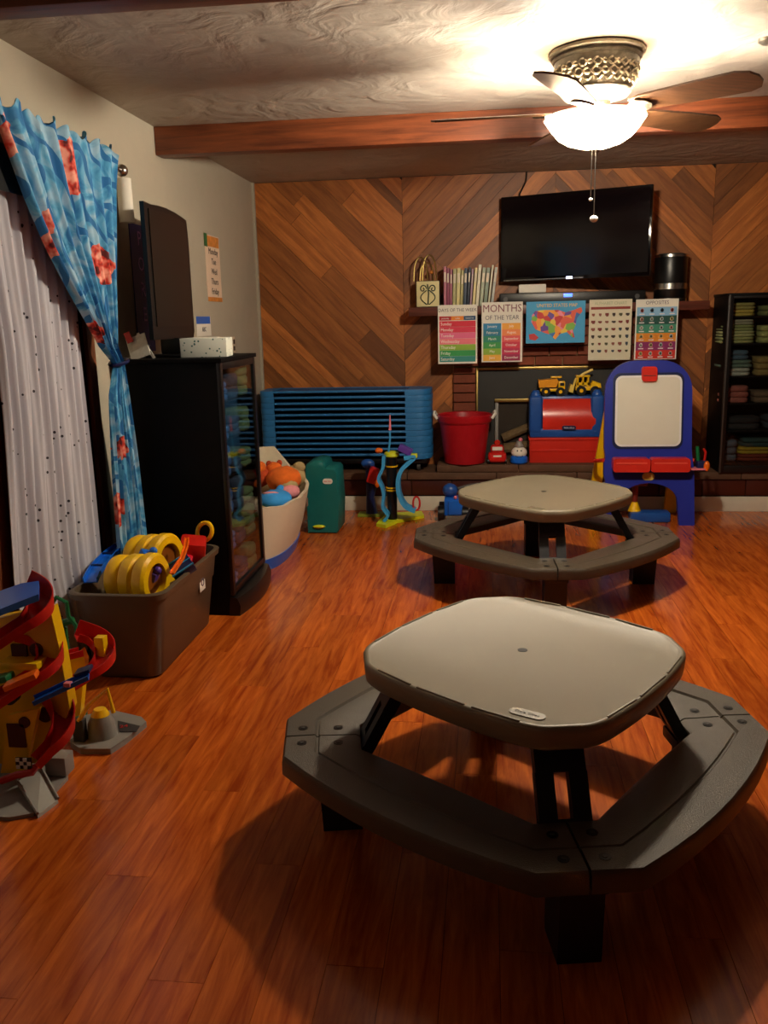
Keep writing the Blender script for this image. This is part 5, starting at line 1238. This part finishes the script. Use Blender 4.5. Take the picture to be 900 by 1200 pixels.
def wheelset(t, pts, r_, w_, hub=M_yellow):
    for (xx, yy, zz) in pts:
        b = B(); b.cyl((xx, yy-w_/2, zz), (xx, yy+w_/2, zz), r_, n=16); wv = b.build('wheel', M_black, t)
        b = B(); b.cyl((xx, yy-w_/2-0.002, zz), (xx, yy+w_/2+0.002, zz), r_*0.4, n=10); b.build('hub_cap', hub, wv)
dt = thing('toy_dump_truck', 'orange yellow toy dump truck on top of the play chest', 'toy', (0.475, 6.60, 0.83), 0, 'toy trucks on the play chest')
wheelset(dt, [(-0.045, -0.05, 0.032), (-0.045, 0.05, 0.032), (0.06, -0.05, 0.03), (0.06, 0.05, 0.03)], 0.033, 0.022)
b = B(); b.box((0, 0, 0.042), (0.17, 0.07, 0.02), bev=0.004); b.build('chassis', M_yellow, dt)
b = B(); b.prism([(-0.095, 0.062), (0.03, 0.062), (0.045, 0.105), (0.035, 0.125), (-0.09, 0.115), (-0.10, 0.12)], 'y', -0.05, 0.05); b.build('dump_bed', mat('truck_orange', '#e89a10', 0.35), dt)
b = B(); b.box((0.07, 0, 0.075), (0.05, 0.075, 0.06), bev=0.008); b.box((0.03, 0, 0.135), (0.08, 0.05, 0.012), bev=0.003); b.build('cab', M_yellow, dt)
b = B(); b.box((0.072, -0.038, 0.083), (0.03, 0.004, 0.022)); b.build('window', M_black, dt)
ld_ = thing('toy_loader', 'bright yellow toy loader with raised arm on top of the play chest', 'toy', (0.71, 6.60, 0.83), 0, 'toy trucks on the play chest')
wheelset(ld_, [(-0.025, -0.05, 0.036), (-0.025, 0.05, 0.036), (0.075, -0.05, 0.032), (0.075, 0.05, 0.032)], 0.036, 0.024)
b = B(); b.box((0.02, 0, 0.05), (0.17, 0.07, 0.03), bev=0.006); b.prism([(0.04, 0.06), (0.12, 0.055), (0.115, 0.085), (0.06, 0.105)], 'y', -0.035, 0.035); b.build('body', M_yellow, ld_)
b = B()
for (xx, yy) in ((-0.05, -0.035), (0.025, -0.035), (-0.05, 0.035), (0.025, 0.035), (-0.012, -0.035), (-0.012, 0.035)): b.box((xx, yy, 0.10), (0.01, 0.01, 0.08))
b.box((-0.012, 0, 0.14), (0.10, 0.08, 0.012), bev=0.002); b.box((-0.012, -0.035, 0.085), (0.085, 0.01, 0.02)); b.build('cab_frame', M_yellow, ld_)
b = B(); b.tube([(-0.08, 0, 0.06), (-0.06, 0, 0.12), (0.0, 0, 0.16), (0.06, 0, 0.185)], 0.009, 8); b.build('arm', mat('pale_yellow', '#f0d060', 0.35), ld_)
b = B(); b.prism([(-0.115, 0.03), (-0.085, 0.02), (-0.075, 0.065), (-0.10, 0.085)], 'y', -0.045, 0.045); b.build('bucket', MATS['pale_yellow'], ld_)

# blue toy truck on the floor beside the farther table
tk = thing('toy_robot_truck', 'blue toy truck with black wheels on the floor beside the farther table', 'toy', (-0.25, 6.12, 0))
b = B(); b.box((0.02, -0.02, 0.10), (0.14, 0.14, 0.13), bev=0.015); b.box((0.03, -0.10, 0.10), (0.10, 0.02, 0.1), bev=0.006); b.build('body', M_brightblue, tk)
b = B(); b.ball((-0.01, -0.02, 0.21), (0.055, 0.05, 0.05)); b.build('dome', M_blue, tk)
for xx, yy in ((-0.07, -0.09), (0.10, -0.09), (-0.07, 0.06), (0.10, 0.06)):
    b = B(); b.cyl((xx-0.022, yy, 0.055), (xx+0.022, yy, 0.055), 0.055, n=18); b.build('wheel', M_black, tk)
b = B(); b.tube([(0.04, -0.02, 0.22), (0.12, 0.02, 0.235), (0.22, 0.04, 0.245), (0.30, 0.05, 0.25)], 0.014, 8); b.build('arm', M_dgrey, tk)
b = B(); b.ball((0.03, -0.085, 0.17), 0.014, 8, 6); b.build('headlight', M_pink, tk)

# ------------------------------------------------------------------ easel
ez = thing('easel', 'blue plastic double easel with white board and red trays by the hearth', 'easel', (1.08, 5.95, 0))
def lean(p): return Vector((p[0], 5.93+p[1]+0.13*p[2], p[2]))
def lprism(b, poly, d0, d1):
    b.rings([[lean((p[0], d0, p[1])) for p in poly], [lean((p[0], d1, p[1])) for p in poly]])
sx = 1.012
def ex(x): return 1.085+(x-1.085)*1.02
arch = [(0.800, 0.30), (0.79, 0.335), (0.79, 0.42), (0.80, 0.46), (0.79, 0.52), (0.79, 0.86)]
arch += [(0.79+0.20-0.20*math.cos(PI/2*k/8), 0.90+0.20*math.sin(PI/2*k/8)) for k in range(9)]
arch += [(1.36-0.20+0.20*math.sin(PI/2*k/8), 0.90+0.20*math.cos(PI/2*k/8)) for k in range(9)]
arch += [(1.365, 0.5), (1.385, 0.36), (1.395, 0.0), (1.295, 0.0), (1.28, 0.16)]
arch += [(1.09+0.19*math.cos(PI/2*k/6), 0.16+0.125*math.sin(PI/2*k/6)) for k in range(1, 7)]
arch += [(1.09-0.19*math.sin(PI/2*k/6), 0.16+0.125*math.cos(PI/2*k/6)) for k in range(1, 7)]
arch += [(0.88, 0.0), (0.785, 0.0), (0.79, 0.25)]
b = B(); lprism(b, arch, 0.0, 0.045); b.build('front_panel', M_royal, ez, w=True)
b = B(); fr_ = rrect(0.842, 1.305, 0.515, 1.02, 0.05); lprism(b, fr_, -0.004, 0.0); b.build('board_surround', M_navy, ez, w=True)
b = B(); lprism(b, rrect(0.858, 1.292, 0.532, 1.003, 0.045), -0.010, -0.003); wbd = b.build('white_frame', mat('white_plastic', '#e8e8e8', 0.35, var=0.03), ez, w=True)
b = B(); lprism(b, rrect(0.872, 1.278, 0.546, 0.990, 0.035), -0.0125, -0.0095); b.build('board', mat('board_sheet', '#dcdacb', 0.4, var=0.03), ez, w=True)
b = B(); lprism(b, rrect(1.025, 1.125, 0.965, 1.062, 0.02), -0.035, 0.0); cl_ = b.build('clip', M_redlid, ez, w=True)
b = B(); lprism(b, rrect(1.035, 1.115, 1.0, 1.005, 0.002), -0.038, -0.034); b.build('clip_slot', M_maroon, ez, w=True)
for x0_, x1_ in ((0.840, 1.082), (1.088, 1.342)):
    b = B(); lprism(b, rrect(x0_, x1_, 0.372, 0.462, 0.02), -0.085, 0.0); tr = b.build('tray', M_redlid, ez, w=True)
    b = B(); lprism(b, rrect(x0_+0.02, x1_-0.02, 0.427, 0.436, 0.004), -0.089, -0.084); b.build('tray_lip', mat('light_red', '#e0503c', 0.3), tr, w=True)
b = B(); lprism(b, rrect(1.045, 1.125, 0.305, 0.355, 0.024), -0.006, 0.0); b.build('badge', mat('badge_gold', '#d8c060', 0.4, var=0.5, scale=60), ez, w=True)
# rear frame
b = B()
for x_ in (0.80, 1.34):
    b.rings([[Vector(((0.86 if x_ < 1 else 1.30)+sx_*0.03, 6.14+0.02*sy_, 0.95)) for sx_, sy_ in ((-1, -1), (1, -1), (1, 1), (-1, 1))], [Vector((x_-(0.045 if x_ < 1 else 0.03)+sx_*0.04, 6.335+0.02*sy_, 0.0)) for sx_, sy_ in ((-1, -1), (1, -1), (1, 1), (-1, 1))]])
b.b2(0.80, 1.34, 6.26, 6.30, 0.32, 0.42, bev=0.006); b.build('rear_frame', M_yellow, ez, w=True)
b = B(); b.tube([(0.79, 5.99, 0.44), (0.745, 6.08, 0.42), (0.76, 6.25, 0.40)], 0.014, 8); b.build('hinge_arm', M_redlid, ez, w=True)
b = B(); b.tube([(1.37, 5.99, 0.44), (1.40, 6.08, 0.42), (1.37, 6.25, 0.40)], 0.014, 8); b.build('hinge_arm', M_redlid, ez, w=True)
ck = thing('marker_caddy', 'blue and orange caddy with toys hanging on the right side of the easel', 'caddy', (1.43, 5.98, 0.38))
b = B(); b.box((1.435, 5.985, 0.40), (0.075, 0.07, 0.07), bev=0.008); b.build('cup', M_navy, ck, w=True)
b = B(); b.box((1.40, 5.97, 0.385), (0.09, 0.09, 0.01)); b.build('shelf', M_pink, ck, w=True)
b = B(); b.ball((1.455, 5.94, 0.405), (0.02, 0.018, 0.035)); b.build('orange_ball', M_orange, ck, w=True)
b = B(); b.tube([(1.45, 5.99, 0.43), (1.455, 5.99, 0.49), (1.44, 5.99, 0.515)], 0.008, 8); b.build('red_marker', M_red, ck, w=True)
b = B(); b.tube([(1.41, 5.99, 0.43), (1.40, 5.995, 0.53)], 0.012, 8); b.build('green_marker', M_green, ck, w=True)
uz = thing('pedal_toy', 'blue toy base with yellow and red stem under the easel', 'toy', (1.10, 6.1, 0))
b = B(); b.box((1.12, 6.07, 0.035), (0.27, 0.13, 0.07), bev=0.02); b.build('base', M_blue, uz, w=True)
b = B(); b.lathe([(0.045, 0), (0.025, 0.05), (0.018, 0.07)], (1.02, 6.08, 0.068), 14); b.build('yellow_cone', M_yellow, uz, w=True)
b = B(); b.cyl((1.02, 6.08, 0.13), (1.02, 6.08, 0.26), 0.02, n=12); b.box((1.03, 6.08, 0.265), (0.14, 0.05, 0.04), bev=0.01); b.build('red_stem', mat('dull_red', '#7a2418', 0.5), uz, w=True)

# ------------------------------------------------------------------ right display cabinet
X0, X1, Y0, Y1, Z0, Z1 = 1.635, 2.52, 6.34, 6.74, ZH, 1.53
rc_ = thing('display_cabinet', 'wide black glass fronted cabinet with folded towels at the right, on the hearth', 'cabinet', (2.05, 6.55, ZH))
part('side_panel', M_blackwood, rc_, (X0, X0+0.02, Y0+0.02, Y1, Z0, Z1-0.02)); part('side_panel', M_blackwood, rc_, (X1-0.02, X1, Y0+0.02, Y1, Z0, Z1-0.02))
part('back_panel', M_blackwood, rc_, (X0+0.02, X1-0.02, Y1-0.01, Y1, Z0, Z1-0.02)); part('top_panel', M_blackwood, rc_, (X0-0.005, X1+0.005, Y0, Y1, Z1-0.02, Z1))
part('bottom_panel', M_blackwood, rc_, (X0+0.02, X1-0.02, Y0+0.02, Y1-0.01, Z0, Z0+0.07))
shz = [1.375, 1.19, 0.965, 0.775, 0.585]
for z in shz: part('shelf', M_blackwood, rc_, (X0+0.02, X1-0.02, Y0+0.06, Y1-0.01, z-0.012, z))
b = B()
for q in ((X0, X0+0.035, Y0, Y0+0.018, Z0, Z1-0.02), (X1-0.035, X1, Y0, Y0+0.018, Z0, Z1-0.02), (X0+0.035, X1-0.035, Y0, Y0+0.018, Z0, Z0+0.05), (X0+0.035, X1-0.035, Y0, Y0+0.018, Z1-0.035, Z1-0.02)): b.b2(*q, bev=0.002)
dr = b.build('door_frame', M_black, rc_, w=True)
b = B(); b.b2(X0+0.002, X0+0.014, Y0-0.006, Y0+0.001, Z0, Z1-0.01, bev=0.002); b.build('metal_edge', mat('dull_steel', '#5a5652', 0.4, metal=0.7), dr, w=True)
b = B(); b.b2(X0+0.033, X1-0.033, Y0+0.008, Y0+0.012, Z0+0.048, Z1-0.033); b.build('door_glass', M_glass, dr, w=True, smooth=0)
G = 'folded linens in the right cabinet'
items = [('pale yellow folded towel, lower one on the top shelf', 1.74, 1.375, .20, .045, '#a89a4a'), ('mottled yellow folded towel, upper one on the top shelf', 1.745, 1.421, .19, .045, '#8e8a50'),
         ('sage green folded towel at the bottom of the second shelf stack', 1.74, 1.19, .22, .045, '#8c9460'), ('pale green folded towel second in the second shelf stack', 1.742, 1.236, .22, .04, '#9aa070'), ('light olive folded towel third in the second shelf stack', 1.738, 1.277, .21, .04, '#7c8a58'), ('grey green folded towel topping the second shelf stack', 1.74, 1.318, .20, .035, '#8a8c78'),
         ('white dotted folded blanket at the bottom of the third shelf stack', 1.735, 0.965, .20, .055, '#8e968e'), ('grey blue folded blanket in the middle of the third shelf', 1.74, 1.021, .21, .055, '#50685e'), ('slate blue folded blanket on top of the third shelf stack', 1.73, 1.077, .18, .065, '#3c566a'),
         ('dusty pink crumpled blanket on the fourth shelf', 1.735, 0.775, .20, .12, '#8a5048'), ('black folded fabric on the fifth shelf', 1.80, 0.585, .26, .09, '#14181c'), ('dark grey folded fabric at the right of the fifth shelf', 2.10, 0.585, .26, .10, '#22303a'),
         ('blue grey bundled cloth at the left of the bottom shelf', 1.725, 0.36, .10, .15, '#42505e'), ('rust red folded cloth on the bottom shelf', 1.91, 0.36, .24, .05, '#5a1c10'), ('mustard yellow folded cloth over the rust red one', 1.90, 0.411, .24, .05, '#8a7a1c'), ('dark teal cloth lying on the mustard one', 1.92, 0.462, .22, .06, '#1c3838'),
         ('tan folded towel right of the third shelf stack', 1.95, 0.965, .16, .13, '#7a6a3c'), ('pale green folded towel stack right on the second shelf', 1.97, 1.19, .18, .12, '#8a9058'), ('olive green folded cloth right on the top shelf', 1.97, 1.375, .18, .07, '#5a6238'), ('tan brown folded cloth right on the fourth shelf', 1.96, 0.775, .18, .08, '#5a4a38')]
for i, (lb, x_, z_, w_, h_, hx) in enumerate(items):
    folded('folded_linen', lb, 'folded cloth', (x_, 6.54, z_), (w_, 0.26, h_), hx, 3 if h_ > 0.1 else 2, G, 50+i)
